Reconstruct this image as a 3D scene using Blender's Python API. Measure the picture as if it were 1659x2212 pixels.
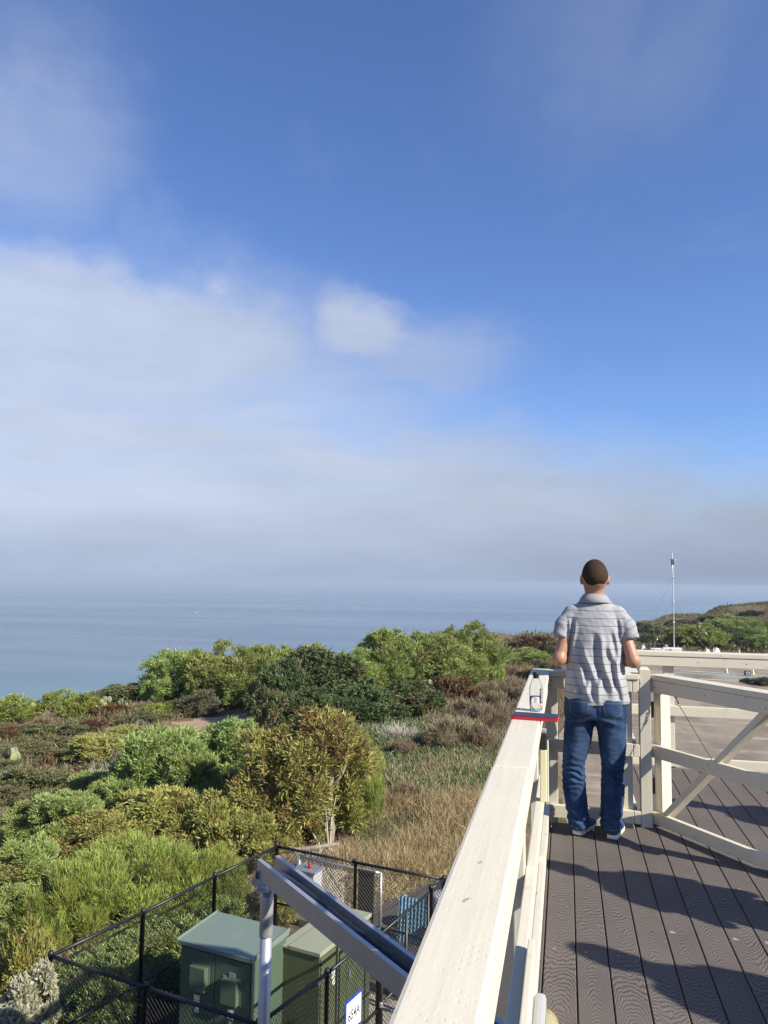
import bpy, bmesh, math, random
import numpy as np
from mathutils import Vector, Matrix
R = math.radians
scene = bpy.context.scene
for o in list(bpy.data.objects): bpy.data.objects.remove(o, do_unlink=True)
COL = scene.collection

# ------------------------------------------------------------------ camera
F, PW, PH = 1659.0, 1659.0, 2212.0          # focal length and picture size, in the same pixel unit
PITCH, ROLL, YAW, HC = R(5.2), R(0.8), R(13.3), 1.68
_f = np.array([-math.sin(YAW)*math.cos(PITCH), math.cos(YAW)*math.cos(PITCH), math.sin(PITCH)])
_r = np.array([math.cos(YAW), math.sin(YAW), 0.0]); _u = np.cross(_r, _f)
FV = _f; RV = _r*math.cos(ROLL) + _u*math.sin(ROLL); UV = _u*math.cos(ROLL) - _r*math.sin(ROLL)
CAMP = np.array([0.0, 0.0, HC])
cam = bpy.data.cameras.new('camera'); cam.sensor_fit = 'HORIZONTAL'; cam.sensor_width = 36.0; cam.lens = 36.0
cam.clip_start = 0.05; cam.clip_end = 200000.0
camo = bpy.data.objects.new('camera', cam); COL.objects.link(camo); scene.camera = camo
M = Matrix.Identity(4)
for i in range(3):
    M[i][0] = RV[i]; M[i][1] = UV[i]; M[i][2] = -FV[i]; M[i][3] = CAMP[i]
camo.matrix_world = M

def ray(x, y): return FV + RV*((x-PW/2)/F) - UV*((y-PH/2)/F)
def onz(x, y, z): d = ray(x, y); return CAMP + d*((z-CAMP[2])/d[2])
def at_range(x, y, rng): d = ray(x, y); return CAMP + d*(rng/math.hypot(d[0], d[1]))
def proj(P):
    v = np.asarray(P, float) - CAMP; z = v @ FV
    return PW/2 + F*(v @ RV)/z, PH/2 - F*(v @ UV)/z, z

# ------------------------------------------------------------------ light, sky, exposure
SUN_AZ, SUN_EL = R(112), R(33)              # azimuth from +Y towards +X
SUN = np.array([math.sin(SUN_AZ)*math.cos(SUN_EL), math.cos(SUN_AZ)*math.cos(SUN_EL), math.sin(SUN_EL)])
sl = bpy.data.lights.new('sun', 'SUN'); sl.energy = 4.6; sl.angle = R(0.53); sl.color = (1.0, 0.93, 0.80)
so = bpy.data.objects.new('sun', sl); COL.objects.link(so)
so.rotation_euler = Vector(SUN).to_track_quat('Z', 'Y').to_euler()
so.location = (20, -10, 20)
vs = scene.view_settings; vs.view_transform = 'Standard'; vs.look = 'None'; vs.gamma = 1.0; vs.use_curve_mapping = False
vs.exposure = 0.85
scene.render.engine = 'CYCLES'
cy = scene.cycles; cy.use_denoising = True; cy.max_bounces = 8; cy.transparent_max_bounces = 16; cy.volume_bounces = 0
cy.sample_clamp_indirect = 6.0

class NT:
    """small helper for building node trees"""
    def __init__(s, tree): s.t = tree; s.n = tree.nodes; s.l = tree.links
    def node(s, typ, **kw):
        n = s.n.new(typ)
        ins = kw.pop('ins', {})
        for k, v in kw.items(): setattr(n, k, v)
        for k, v in ins.items(): s.set(n.inputs[k], v)
        return n
    def set(s, sock, v):
        if isinstance(v, bpy.types.NodeSocket): s.l.new(v, sock)
        else: sock.default_value = v
    def math(s, op, a, b=0.0, c=0.0, clamp=False):
        n = s.n.new('ShaderNodeMath'); n.operation = op; n.use_clamp = clamp
        s.set(n.inputs[0], a); s.set(n.inputs[1], b)
        if op in ('MULTIPLY_ADD', 'SMOOTH_MIN', 'SMOOTH_MAX', 'COMPARE', 'WRAP'): s.set(n.inputs[2], c)
        return n.outputs[0]
    def mix(s, fac, a, b, blend='MIX'):
        n = s.n.new('ShaderNodeMix'); n.data_type = 'RGBA'; n.blend_type = blend
        s.set(n.inputs['Factor'], fac); s.set(n.inputs['A'], a); s.set(n.inputs['B'], b)
        return n.outputs['Result']
    def noise(s, vec, scale, detail=3.0, rough=0.55, dist=0.0):
        n = s.n.new('ShaderNodeTexNoise'); n.inputs['Scale'].default_value = scale; n.inputs['Detail'].default_value = detail
        n.inputs['Roughness'].default_value = rough; n.inputs['Distortion'].default_value = dist
        if vec is not None: s.l.new(vec, n.inputs['Vector'])
        return n.outputs['Fac']
    def mapr(s, v, a, b, c=0.0, d=1.0, smooth=True):
        n = s.n.new('ShaderNodeMapRange'); n.interpolation_type = 'SMOOTHSTEP' if smooth else 'LINEAR'
        s.set(n.inputs[0], v)
        for i, q in enumerate((a, b, c, d)): s.set(n.inputs[i+1], q)
        return n.outputs[0]
    def vec(s, x, y, z):
        n = s.n.new('ShaderNodeCombineXYZ'); s.set(n.inputs[0], x); s.set(n.inputs[1], y); s.set(n.inputs[2], z); return n.outputs[0]
    def scalev(s, v, k):
        n = s.n.new('ShaderNodeVectorMath'); n.operation = 'MULTIPLY'; s.l.new(v, n.inputs[0]); n.inputs[1].default_value = k; return n.outputs[0]

def build_world():
    w = bpy.data.worlds.new('World'); scene.world = w; w.use_nodes = True
    t = NT(w.node_tree); t.n.clear()
    out = t.node('ShaderNodeOutputWorld')
    sky = t.node('ShaderNodeTexSky', sky_type='NISHITA', sun_disc=False, sun_elevation=SUN_EL, sun_rotation=SUN_AZ,
                 altitude=100, air_density=1.0, dust_density=0.35, ozone_density=2.6)
    tc = t.node('ShaderNodeTexCoord'); sp = t.node('ShaderNodeSeparateXYZ'); t.l.new(tc.outputs['Generated'], sp.inputs[0])
    az = t.math('ARCTAN2', sp.outputs[0], sp.outputs[1]); el = t.math('ARCSINE', sp.outputs[2])
    P = t.vec(az, el, 0.0)
    def sep(o): s_ = t.node('ShaderNodeSeparateXYZ'); t.l.new(o, s_.inputs[0]); return s_.outputs
    # domain warp
    w1 = t.math('SUBTRACT', t.noise(t.scalev(P, (1, 1.4, 1)), 5.0, 4.0, .5), 0.5)
    w2 = t.math('SUBTRACT', t.noise(t.scalev(P, (1.1, 1.3, 1)), 7.3, 4.0, .5), 0.5)
    w3 = t.math('SUBTRACT', t.noise(t.scalev(P, (1, 1.6, 1)), 19.0, 6.0, .6), 0.5)
    aw = t.math('MULTIPLY_ADD', w3, .05, t.math('MULTIPLY_ADD', w1, 0.16, az)); ew = t.math('MULTIPLY_ADD', w3, .045, t.math('MULTIPLY_ADD', w2, 0.10, el))
    def blob(px, py, rx, ry, power=1.0, lo=0.0, hi=0.55):
        d = ray(px, py); d = d/np.linalg.norm(d)
        a0 = math.atan2(d[0], d[1]); e0 = math.asin(d[2])
        x = t.math('DIVIDE', t.math('SUBTRACT', aw, a0), rx/F); y = t.math('DIVIDE', t.math('SUBTRACT', ew, e0), ry/F)
        r = t.math('SQRT', t.math('ADD', t.math('MULTIPLY', x, x), t.math('MULTIPLY', y, y)))
        return t.math('MULTIPLY', t.mapr(t.math('SUBTRACT', 1.0, r), lo, hi), power)
    soft = t.noise(t.scalev(P, (1, 2.2, 1)), 3.1, 5.0, .55)
    streak = t.noise(t.scalev(P, (1, 9, 1)), 4.0, 4.0, .5)
    wisp = t.noise(t.scalev(P, (1, 1.0, 1)), 2.3, 6.0, .6, .6)
    dens = blob(220, 740, 650, 225, .90, 0, .58)
    for b in [(785, 715, 200, 120, .84, 0, .7), (880, 770, 340, 130, .55, 0, .9), (60, 640, 380, 150, .5, 0, .7), (600, 740, 330, 110, .45, 0, .7), (380, 640, 230, 110, .4, 0, .6)]:
        dens = t.math('MAXIMUM', dens, blob(*b))
    # pale underside veil
    dens = t.math('MAXIMUM', dens, t.math('MULTIPLY', blob(200, 900, 1050, 430, .88, 0, .7), t.mapr(soft, .3, .62, .74, 1)))
    # sea-fog bank low all round the horizon, its top wandering with azimuth
    top = t.math('MULTIPLY_ADD', t.noise(t.vec(az, 0.0, 3.7), 1.7, 3.0), 0.22, t.mapr(az, -.75, .25, .185, .040, False))
    bank = t.mapr(t.math('SUBTRACT', top, ew), -.06, .075)
    bank = t.math('MULTIPLY', bank, t.mapr(streak, .25, .7, t.mapr(el, .03, .20, .98, .78), .98))
    dens = t.math('MAXIMUM', dens, bank)
    # thin high cloud
    hi = t.math('MULTIPLY', t.mapr(wisp, .50, .80), .40)
    hi = t.math('MAXIMUM', hi, t.math('MULTIPLY', blob(70, 250, 300, 330, .45, 0, .9), t.mapr(wisp, .30, .65)))
    hi = t.math('MAXIMUM', hi, t.math('MULTIPLY', blob(1420, 60, 520, 300, .22, 0, .9), t.mapr(wisp, .30, .6)))
    hi = t.math('MULTIPLY', hi, t.mapr(el, .02, .12))
    dens = t.math('MAXIMUM', dens, hi)
    dens = t.math('MINIMUM', dens, .97)
    lit = t.mapr(t.noise(t.scalev(P, (1, 3.5, 1)), 4.7, 5.0), .3, .72, .90, 1.07, False)
    hz = t.math('MAXIMUM', t.math('MULTIPLY_ADD', t.math('COSINE', t.math('ADD', az, .9)), .50, .53), .55)
    lite = t.math('MULTIPLY', lit, hz)
    cc = t.mix(t.mapr(el, .0, .11), (.43, .515, .70, 1), (.60, .675, .84, 1))
    b1 = t.node('ShaderNodeBackground', ins={'Color': t.mix(1.0, sky.outputs[0], (.86, 1.0, 1.34, 1), 'MULTIPLY'), 'Strength': 0.075})
    b2 = t.node('ShaderNodeBackground', ins={'Color': cc, 'Strength': t.math('MULTIPLY', lite, .535)})
    ms = t.node('ShaderNodeMixShader'); t.l.new(dens, ms.inputs[0]); t.l.new(b1.outputs[0], ms.inputs[1]); t.l.new(b2.outputs[0], ms.inputs[2])
    t.l.new(ms.outputs[0], out.inputs['Surface'])
build_world()

# ------------------------------------------------------------------ object helpers
def tag(o, label=None, cat=None, group=None, kind=None):
    if label: o['label'] = label
    if cat: o['category'] = cat
    if group: o['group'] = group
    if kind: o['kind'] = kind
    return o
def thing(name, label, cat, loc=(0, 0, 0), rz=0.0, group=None):
    o = bpy.data.objects.new(name, None); COL.objects.link(o); o.empty_display_size = .1
    o.location = loc; o.rotation_euler = (0, 0, rz)
    return tag(o, label, cat, group)
def link(name, me, parent=None, loc=(0, 0, 0), rot=(0, 0, 0)):
    o = bpy.data.objects.new(name, me); COL.objects.link(o); o.location = loc; o.rotation_euler = rot
    if parent is not None: o.parent = parent
    return o
def mesh(name, v, f, m=None, smooth=False):
    me = bpy.data.meshes.new(name)
    v = np.asarray(v, dtype=np.float32)
    if isinstance(f, np.ndarray):
        n, k = f.shape
        me.vertices.add(len(v)); me.vertices.foreach_set('co', v.ravel())
        me.loops.add(n*k); me.loops.foreach_set('vertex_index', f.astype(np.int32).ravel())
        me.polygons.add(n); me.polygons.foreach_set('loop_start', np.arange(0, n*k, k, dtype=np.int32))
        me.update(calc_edges=True)
    else:
        me.from_pydata([tuple(map(float, p)) for p in v], [], f); me.update()
    if m: me.materials.append(m)
    if smooth: me.polygons.foreach_set('use_smooth', np.ones(len(me.polygons), bool))
    return me
def attr(me, name, vals):
    a = me.attributes.new(name, 'FLOAT', 'POINT'); a.data.foreach_set('value', np.asarray(vals, np.float32))
def bm_mesh(name, bm, m=None, smooth=False):
    me = bpy.data.meshes.new(name); bm.to_mesh(me); bm.free()
    if m: me.materials.append(m)
    if smooth:
        me.polygons.foreach_set('use_smooth', np.ones(len(me.polygons), bool))
    return me
def box_me(name, sx, sy, sz, m, bev=0.004, seg=1):
    """box centred on the origin with bevelled edges"""
    bm = bmesh.new(); bmesh.ops.create_cube(bm, size=1.0)
    bmesh.ops.scale(bm, vec=(sx, sy, sz), verts=bm.verts)
    if bev: bmesh.ops.bevel(bm, geom=list(bm.edges), offset=bev, segments=seg, profile=.6, affect='EDGES')
    return bm_mesh(name, bm, m)
def box(name, lo, hi, m, parent=None, bev=0.004, base=(0, 0, 0), seg=1):
    """box between two corners given in the parent's own frame (minus base)"""
    lo = np.array(lo, float); hi = np.array(hi, float); c = (lo+hi)/2 - np.array(base)
    return link(name, box_me(name, *(hi-lo), m, bev, seg), parent, tuple(c))
def bar_me(name, a, b, w, h, m, bev=0.004, up=(0, 0, 1)):
    """rectangular bar from a to b, width w, height h"""
    a = Vector(a); b = Vector(b); d = b-a; L = d.length; d.normalize()
    x = d.cross(Vector(up)); x.normalize(); z = x.cross(d)
    bm = bmesh.new(); bmesh.ops.create_cube(bm, size=1.0); bmesh.ops.scale(bm, vec=(w, L, h), verts=bm.verts)
    if bev: bmesh.ops.bevel(bm, geom=list(bm.edges), offset=bev, segments=1, affect='EDGES')
    mt = Matrix((x, d, z)).transposed().to_4x4(); mt.translation = (a+b)/2
    bmesh.ops.transform(bm, matrix=mt, verts=bm.verts)
    return bm_mesh(name, bm, m)
def tube_me(name, pts, rads, m, n=8, cap=True, smooth=True):
    pts = [Vector(p) for p in pts]
    if not hasattr(rads, '__len__'): rads = [rads]*len(pts)
    v = []; f = []
    prev = None
    for i, p in enumerate(pts):
        d = (pts[min(i+1, len(pts)-1)] - pts[max(i-1, 0)]).normalized()
        if prev is None:
            x = d.orthogonal().normalized()
        else:
            x = prev - d*prev.dot(d); x.normalize()
        prev = x; y = d.cross(x)
        for k in range(n):
            a = 2*math.pi*k/n; v.append(p + x*(math.cos(a)*rads[i]) + y*(math.sin(a)*rads[i]))
    for i in range(len(pts)-1):
        for k in range(n):
            f.append((i*n+k, i*n+(k+1) % n, (i+1)*n+(k+1) % n, (i+1)*n+k))
    if cap: f.append(tuple(range(n-1, -1, -1))); f.append(tuple(range((len(pts)-1)*n, len(pts)*n)))
    me = mesh(name, v, f, m)
    if smooth:
        sm = np.ones(len(me.polygons), bool)
        if cap: sm[-2:] = False
        me.polygons.foreach_set('use_smooth', sm)
    return me
def lathe_me(name, prof, m, n=24, smooth=True):
    """profile [(r,z)...] turned about the local z axis"""
    v = []; f = []
    for r, z in prof:
        for k in range(n):
            a = 2*math.pi*k/n; v.append((r*math.cos(a), r*math.sin(a), z))
    for i in range(len(prof)-1):
        for k in range(n): f.append((i*n+k, i*n+(k+1) % n, (i+1)*n+(k+1) % n, (i+1)*n+k))
    if prof[0][0] > 1e-5: f.append(tuple(range(n-1, -1, -1)))
    if prof[-1][0] > 1e-5: f.append(tuple(range((len(prof)-1)*n, len(prof)*n)))
    return mesh(name, v, f, m, smooth)
def copy_tree(o, parent=None):
    c = o.copy(); COL.objects.link(c); c.parent = parent
    for ch in o.children: copy_tree(ch, c)
    return c

# ------------------------------------------------------------------ materials
def newmat(name):
    m = bpy.data.materials.new(name); m.use_nodes = True
    t = NT(m.node_tree); b = t.n['Principled BSDF']
    return m, t, b
def rgba(c): return (c[0], c[1], c[2], 1.0)
def simple(name, col, rough=.5, metal=0.0, var=.12, vscale=6.0, bump=0.0, bscale=60.0, dirt=None, spec=.5):
    m, t, b = newmat(name)
    tc = t.node('ShaderNodeTexCoord'); o = tc.outputs['Object']
    n = t.noise(o, vscale, 5.0, .6)
    c = t.mix(n, rgba([x*(1-var) for x in col]), rgba([min(1, x*(1+var)) for x in col]))
    if dirt:
        k = t.mapr(t.noise(o, vscale*2.3, 6.0, .65), .54, .70)
        c = t.mix(t.math('MULTIPLY', k, dirt[3]), c, rgba(dirt[:3]))
    t.set(b.inputs['Base Color'], c)
    t.set(b.inputs['Roughness'], t.mapr(n, .2, .8, rough*.85, min(1, rough*1.15), False)); b.inputs['Metallic'].default_value = metal
    b.inputs['Specular IOR Level'].default_value = spec
    if bump:
        bp = t.node('ShaderNodeBump', ins={'Strength': bump, 'Distance': .01, 'Height': t.noise(o, bscale, 4.0)}); t.l.new(bp.outputs[0], b.inputs['Normal'])
    return m
# ------------------------------------------------------------------ terrain
GZ = -5.3; SEAZ = -95.0
_rng = np.random.RandomState(3)
_oct = []
for k, (wl, am) in enumerate([(60, .9), (23, .42), (9.5, .20), (4.1, .09), (1.7, .035)]):
    for j in range(5):
        a = _rng.uniform(0, 2*math.pi); _oct.append((math.cos(a)*2*math.pi/wl*_rng.uniform(.8, 1.25), math.sin(a)*2*math.pi/wl*_rng.uniform(.8, 1.25), _rng.uniform(0, 6.28), am/2.2))
def rough(x, y):
    s = 0
    for kx, ky, ph, am in _oct: s = s + am*np.sin(kx*x + ky*y + ph)
    return s
def sstep(x, a, b): t = np.clip((x-a)/(b-a), 0, 1); return t*t*(3-2*t)
_EY = [-300, -60, 5, 34, 60, 108, 180, 292, 500, 1400]
_EX = [-90, -60, -44, -31, -24, -9, 13, 66, 190, 900]
def edge_x(y): return np.interp(y, _EY, _EX)
def ground(x, y):
    x = np.asarray(x, float); y = np.asarray(y, float)
    e = x - edge_x(y)                                  # >0 inland of the bluff edge
    z = np.full(np.broadcast(x, y).shape, GZ)
    z = z - 1.5*sstep(-x, 7, 34)*sstep(y, -30, 40)     # land tips towards the sea on the left
    z = z - 1.0*sstep(y, 42, 62)*sstep(-x, 2, 14)      # a step down behind the trees
    z = z - 4.6*sstep(y, 95, 135)*(1-sstep(y, 150, 240)) # hollow before the far hill
    z = z + 1.2*sstep(y, 170, 270)*sstep(x, 10, 70)
    z = z + 0.018*np.clip(y-260, 0, 900)*sstep(x, 40, 160)
    und = sstep(np.hypot(x+4.5, y-11), 7, 14)          # level around the fenced yard
    flat = 1 - sstep(-x, -.5, 3.5)*1.0
    flat = np.where(y > 72, flat*(1-sstep(y, 72, 82)), flat)
    flat = np.maximum(flat, 1-sstep(y, 17, 23))*1.0
    flat = np.where(x < -7.5, flat*(1-sstep(-x, 7.5, 12)), flat)
    z = z + rough(x, y)*(1-flat)*und*np.interp(y, [0, 100, 300], [.55, .9, 1.6])
    drop = np.clip(-e, 0, None)
    z = z - .12*drop - .46*np.clip(drop-3, 0, None)
    z = np.maximum(z, SEAZ-6)
    return z
def hit(px, py, far=900):
    """where the line of sight through a pixel meets the terrain"""
    d = ray(px, py); d = d/math.hypot(d[0], d[1])
    t = np.concatenate([np.arange(6, 140, .2), np.arange(140, far, 1.0)])
    X = CAMP[:, None] + d[:, None]*t
    g = ground(X[0], X[1]); i = np.argmax(X[2] < g)
    if X[2][i] >= g[i]: i = len(t)-1
    return np.array([X[0][i], X[1][i], g[i]]), t[i]

def axis(a0, a1, step, lo, hi):
    c = list(np.arange(a0, a1+1e-6, step)); s = step
    while c[-1] < hi: s *= 1.09; c.append(c[-1]+s)
    s = step
    while c[0] > lo: s *= 1.12; c.insert(0, c[0]-s)
    return np.array(c)
gx = axis(-52, 30, .55, -420, 1500); gy = axis(6, 92, .55, -260, 1900)
XX, YY = np.meshgrid(gx, gy); ZZ = ground(XX, YY)
nx, ny = len(gx), len(gy)
idx = np.arange(nx*ny).reshape(ny, nx)
quads = np.stack([idx[:-1, :-1], idx[:-1, 1:], idx[1:, 1:], idx[1:, :-1]], -1).reshape(-1, 4)

def soil_mat():
    m, t, b = newmat('soil'); tc = t.node('ShaderNodeTexCoord'); o = tc.outputs['Object']
    n1 = t.noise(o, .11, 5, .6); n2 = t.noise(o, .9, 6, .65); n3 = t.noise(o, 9, 5, .7)
    c = t.mix(t.mapr(n1, .38, .60), (.17, .115, .07, 1), (.25, .18, .105, 1))
    c = t.mix(t.mapr(n2, .47, .62), c, (.10, .085, .045, 1))
    c = t.mix(t.math('MULTIPLY', t.mapr(t.noise(o, .35, 4, .6), .52, .66), .75), c, (.065, .075, .028, 1))
    c = t.mix(t.math('MULTIPLY', t.mapr(n3, .4, .75), .5), c, (.30, .24, .16, 1))
    t.set(b.inputs['Base Color'], c); b.inputs['Roughness'].default_value = .95; b.inputs['Specular IOR Level'].default_value = .1
    bp = t.node('ShaderNodeBump', ins={'Strength': .8, 'Distance': .12, 'Height': t.math('ADD', n3, t.math('MULTIPLY', n2, 1.5))}); t.l.new(bp.outputs[0], b.inputs['Normal'])
    return m
terr = link('terrain', mesh('terrain', np.stack([XX, YY, ZZ], -1).reshape(-1, 3), quads, soil_mat(), True))
tag(terr, 'brown coastal bluff falling away to the sea', 'terrain', kind='structure')

# ------------------------------------------------------------------ sea
def sea_mat():
    m, t, b = newmat('sea_water'); g = t.node('ShaderNodeNewGeometry'); p = g.outputs['Position']
    sp = t.node('ShaderNodeSeparateXYZ'); t.l.new(p, sp.inputs[0])
    # shallow water shows green close to the shore
    off = t.math('ADD', t.math('MULTIPLY', sp.outputs[0], -.94), t.math('MULTIPLY', sp.outputs[1], .30))
    sh = t.mapr(t.math('MULTIPLY_ADD', t.noise(t.scalev(p, (.003, .003, 0)), 1.0, 3), 320.0, off), 430, 1050)
    slick = t.noise(t.scalev(p, (.00055, .0030, 0)), 1.0, 6, .6, .4)
    c = t.mix(sh, (.115, .235, .260, 1), (.090, .140, .195, 1))
    c = t.mix(t.mapr(slick, .35, .68, .0, .35), c, (.13, .18, .23, 1))
    t.set(b.inputs['Base Color'], c)
    t.set(b.inputs['Roughness'], t.mapr(slick, .35, .68, .24, .40))
    b.inputs['IOR'].default_value = 1.33; b.inputs['Specular IOR Level'].default_value = .5
    w1 = t.noise(t.scalev(p, (.10, .16, 0)), 1.0, 6, .65); w2 = t.noise(t.scalev(p, (.012, .03, 0)), 1.0, 4, .6)
    h = t.math('MULTIPLY_ADD', w2, 2.2, w1)
    bp = t.node('ShaderNodeBump', ins={'Strength': .10, 'Distance': 1.0, 'Height': h}); t.l.new(bp.outputs[0], b.inputs['Normal'])
    return m
ang = np.linspace(0, 2*math.pi, 97)[:-1]; rr = [0, 400, 1200, 3000, 8000, 20000, 60000]
sv = [(0, 0, SEAZ)]; sf = []
for i, r_ in enumerate(rr[1:]):
    for a in ang: sv.append((r_*math.cos(a), r_*math.sin(a), SEAZ))
for k in range(96):
    sf.append((0, 1+k, 1+(k+1) % 96))
    for i in range(len(rr)-2):
        q = 1+i*96; sf.append((q+k, q+96+k, q+96+(k+1) % 96, q+(k+1) % 96))
sea = link('sea', mesh('sea', sv, sf, sea_mat())); tag(sea, 'calm blue ocean reaching to a hazy horizon', 'sea', kind='structure')

# ------------------------------------------------------------------ haze: one closed box of thin even air
hb = box_me('haze', 124000, 124000, 112.0, None, 0)
hm = bpy.data.materials.new('sea_haze'); hm.use_nodes = True; ht = NT(hm.node_tree); ht.n.clear()
ho = ht.node('ShaderNodeOutputMaterial'); pv = ht.node('ShaderNodeVolumePrincipled', ins={'Color': (.52, .63, .78, 1), 'Density': 0.00020, 'Anisotropy': 0.0})
ht.l.new(pv.outputs[0], ho.inputs['Volume']); hb.materials.append(hm)
try: hm.cycles.homogeneous_volume = True
except Exception: pass
hz_o = link('haze', hb, None, (0, 0, SEAZ-1.0+56.0)); tag(hz_o, 'thin pale sea haze over the whole bay', 'haze', kind='stuff')

# ------------------------------------------------------------------ old concrete court, asphalt drive, yard slab
def poly_slab(name, pts, z, th, m, label, kind='structure'):
    bm = bmesh.new(); vs_ = [bm.verts.new((x, y, z)) for x, y in pts]; f = bm.faces.new(vs_)
    r_ = bmesh.ops.extrude_face_region(bm, geom=[f]); bmesh.ops.translate(bm, vec=(0, 0, th), verts=[e for e in r_['geom'] if isinstance(e, bmesh.types.BMVert)])
    bmesh.ops.recalc_face_normals(bm, faces=bm.faces)
    o = link(name, bm_mesh(name, bm, m)); return tag(o, label, name.split('_')[-1], kind=kind)
def court_mat():
    m, t, b = newmat('old_concrete'); tc = t.node('ShaderNodeTexCoord'); o = tc.outputs['Object']
    n1 = t.noise(t.scalev(o, (1, .35, 1)), .35, 6, .62); n2 = t.noise(o, 2.6, 6, .7); n3 = t.noise(t.scalev(o, (.25, 1, 1)), 1.1, 6, .65)
    c = t.mix(t.mapr(n1, .35, .66), (.165, .132, .095, 1), (.275, .225, .165, 1))
    c = t.mix(t.math('MULTIPLY', t.mapr(n3, .52, .66), .75), c, (.38, .31, .21, 1))
    c = t.mix(t.math('MULTIPLY', t.mapr(n2, .55, .75), .5), c, (.10, .078, .05, 1))
    t.set(b.inputs['Base Color'], c); b.inputs['Roughness'].default_value = .9
    bp = t.node('ShaderNodeBump', ins={'Strength': .3, 'Distance': .02, 'Height': n2}); t.l.new(bp.outputs[0], b.inputs['Normal'])
    return m
CM = court_mat()
court = poly_slab('concrete_court', [(-.45, 8.5), (26, 8.5), (26, 74), (4, 71), (-.35, 37.5)], GZ-.1, .13, CM, 'weathered brown concrete court beyond the deck')
def paint_mat(name, col, wear):
    m, t, b = newmat(name); tc = t.node('ShaderNodeTexCoord'); o = tc.outputs['Object']
    k = t.mapr(t.noise(t.scalev(o, (.4, 1, 1)), 1.3, 6, .7), .36, .60)
    t.set(b.inputs['Base Color'], t.mix(t.math('MULTIPLY', k, wear), rgba(col), (.22, .18, .13, 1))); b.inputs['Roughness'].default_value = .85
    return m
def sheet(name, pts, z, m, parent=None):
    return link(name, mesh(name, [(x, y, z) for x, y in pts], [tuple(range(len(pts)))], m), parent)
pb = sheet('blue_paint', [(8.2, 67.2), (9.4, 66.2), (15.2, 63.2), (26, 58.5), (26, 63.5), (15.5, 66.4)], GZ+.036, paint_mat('blue_court_paint', (.24, .34, .36), .8), court)
sheet('painted_line', [(9.2, 68.4), (9.2, 68.1), (26, 64.0), (26, 64.4)], GZ+.041, paint_mat('white_line_paint', (.60, .58, .50), .5), court)
sheet('painted_line', [(9.8, 62.9), (9.8, 62.5), (13.6, 61.5), (13.4, 62.3)], GZ+.041, paint_mat('worn_line_paint', (.50, .47, .40), .8), court)
# joints between the slabs of the court
JM = simple('joint_tar', (.05, .043, .035), .9)
for k in range(4):
    y0 = 20+k*14.0
    if y0 < 70: link('slab_joint', mesh('slab_joint', [(-.3 if y0 < 37 else -.3+(y0-37)*.13, y0, GZ+.034), (25.9, y0, GZ+.034), (25.9, y0+.05, GZ+.034), (-.3 if y0 < 37 else -.3+(y0-37)*.13, y0+.05, GZ+.034)], [(0, 1, 2, 3)], JM), court)
for x0 in (12.8, 18.1): sheet('slab_joint', [(x0, 9), (x0+.05, 9), (x0+.05, 70.8), (x0, 70.8)], GZ+.0345, JM, court)

asph = simple('asphalt', (.062, .056, .050), .93, 0, .25, 3.0, .5, 90)
poly_slab('asphalt_drive', [(-4.3, 16.2), (-2.55, 19.6), (-1.6, 21.0), (-.5, 21.0), (-.5, 8.0), (-2.0, 8.0), (-2.35, 13.4), (-4.5, 14.3)], GZ-.06, .072, asph, 'dark asphalt drive outside the yard gate')
conc = simple('yard_concrete', (.43, .385, .30), .9, 0, .18, 2.2, .3, 50, dirt=(.16, .13, .10, .7))
poly_slab('yard_slab', [(-6.42, 9.33), (-3.42, 8.60), (-2.12, 13.05), (-5.15, 13.78)], GZ-.08, .10, conc, 'pale concrete slab inside the fenced yard')
grav = simple('gravel_path_gravel', (.33, .27, .20), .95, 0, .4, 8.0, 1.0, 40)
poly_slab('gravel_path', [(-2.4, 21.3), (-.6, 21.3), (-.6, 38.0), (-2.0, 38.5), (-3.0, 27.0)], GZ-.06, .066, grav, 'narrow pale gravel path below the railing')
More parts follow.
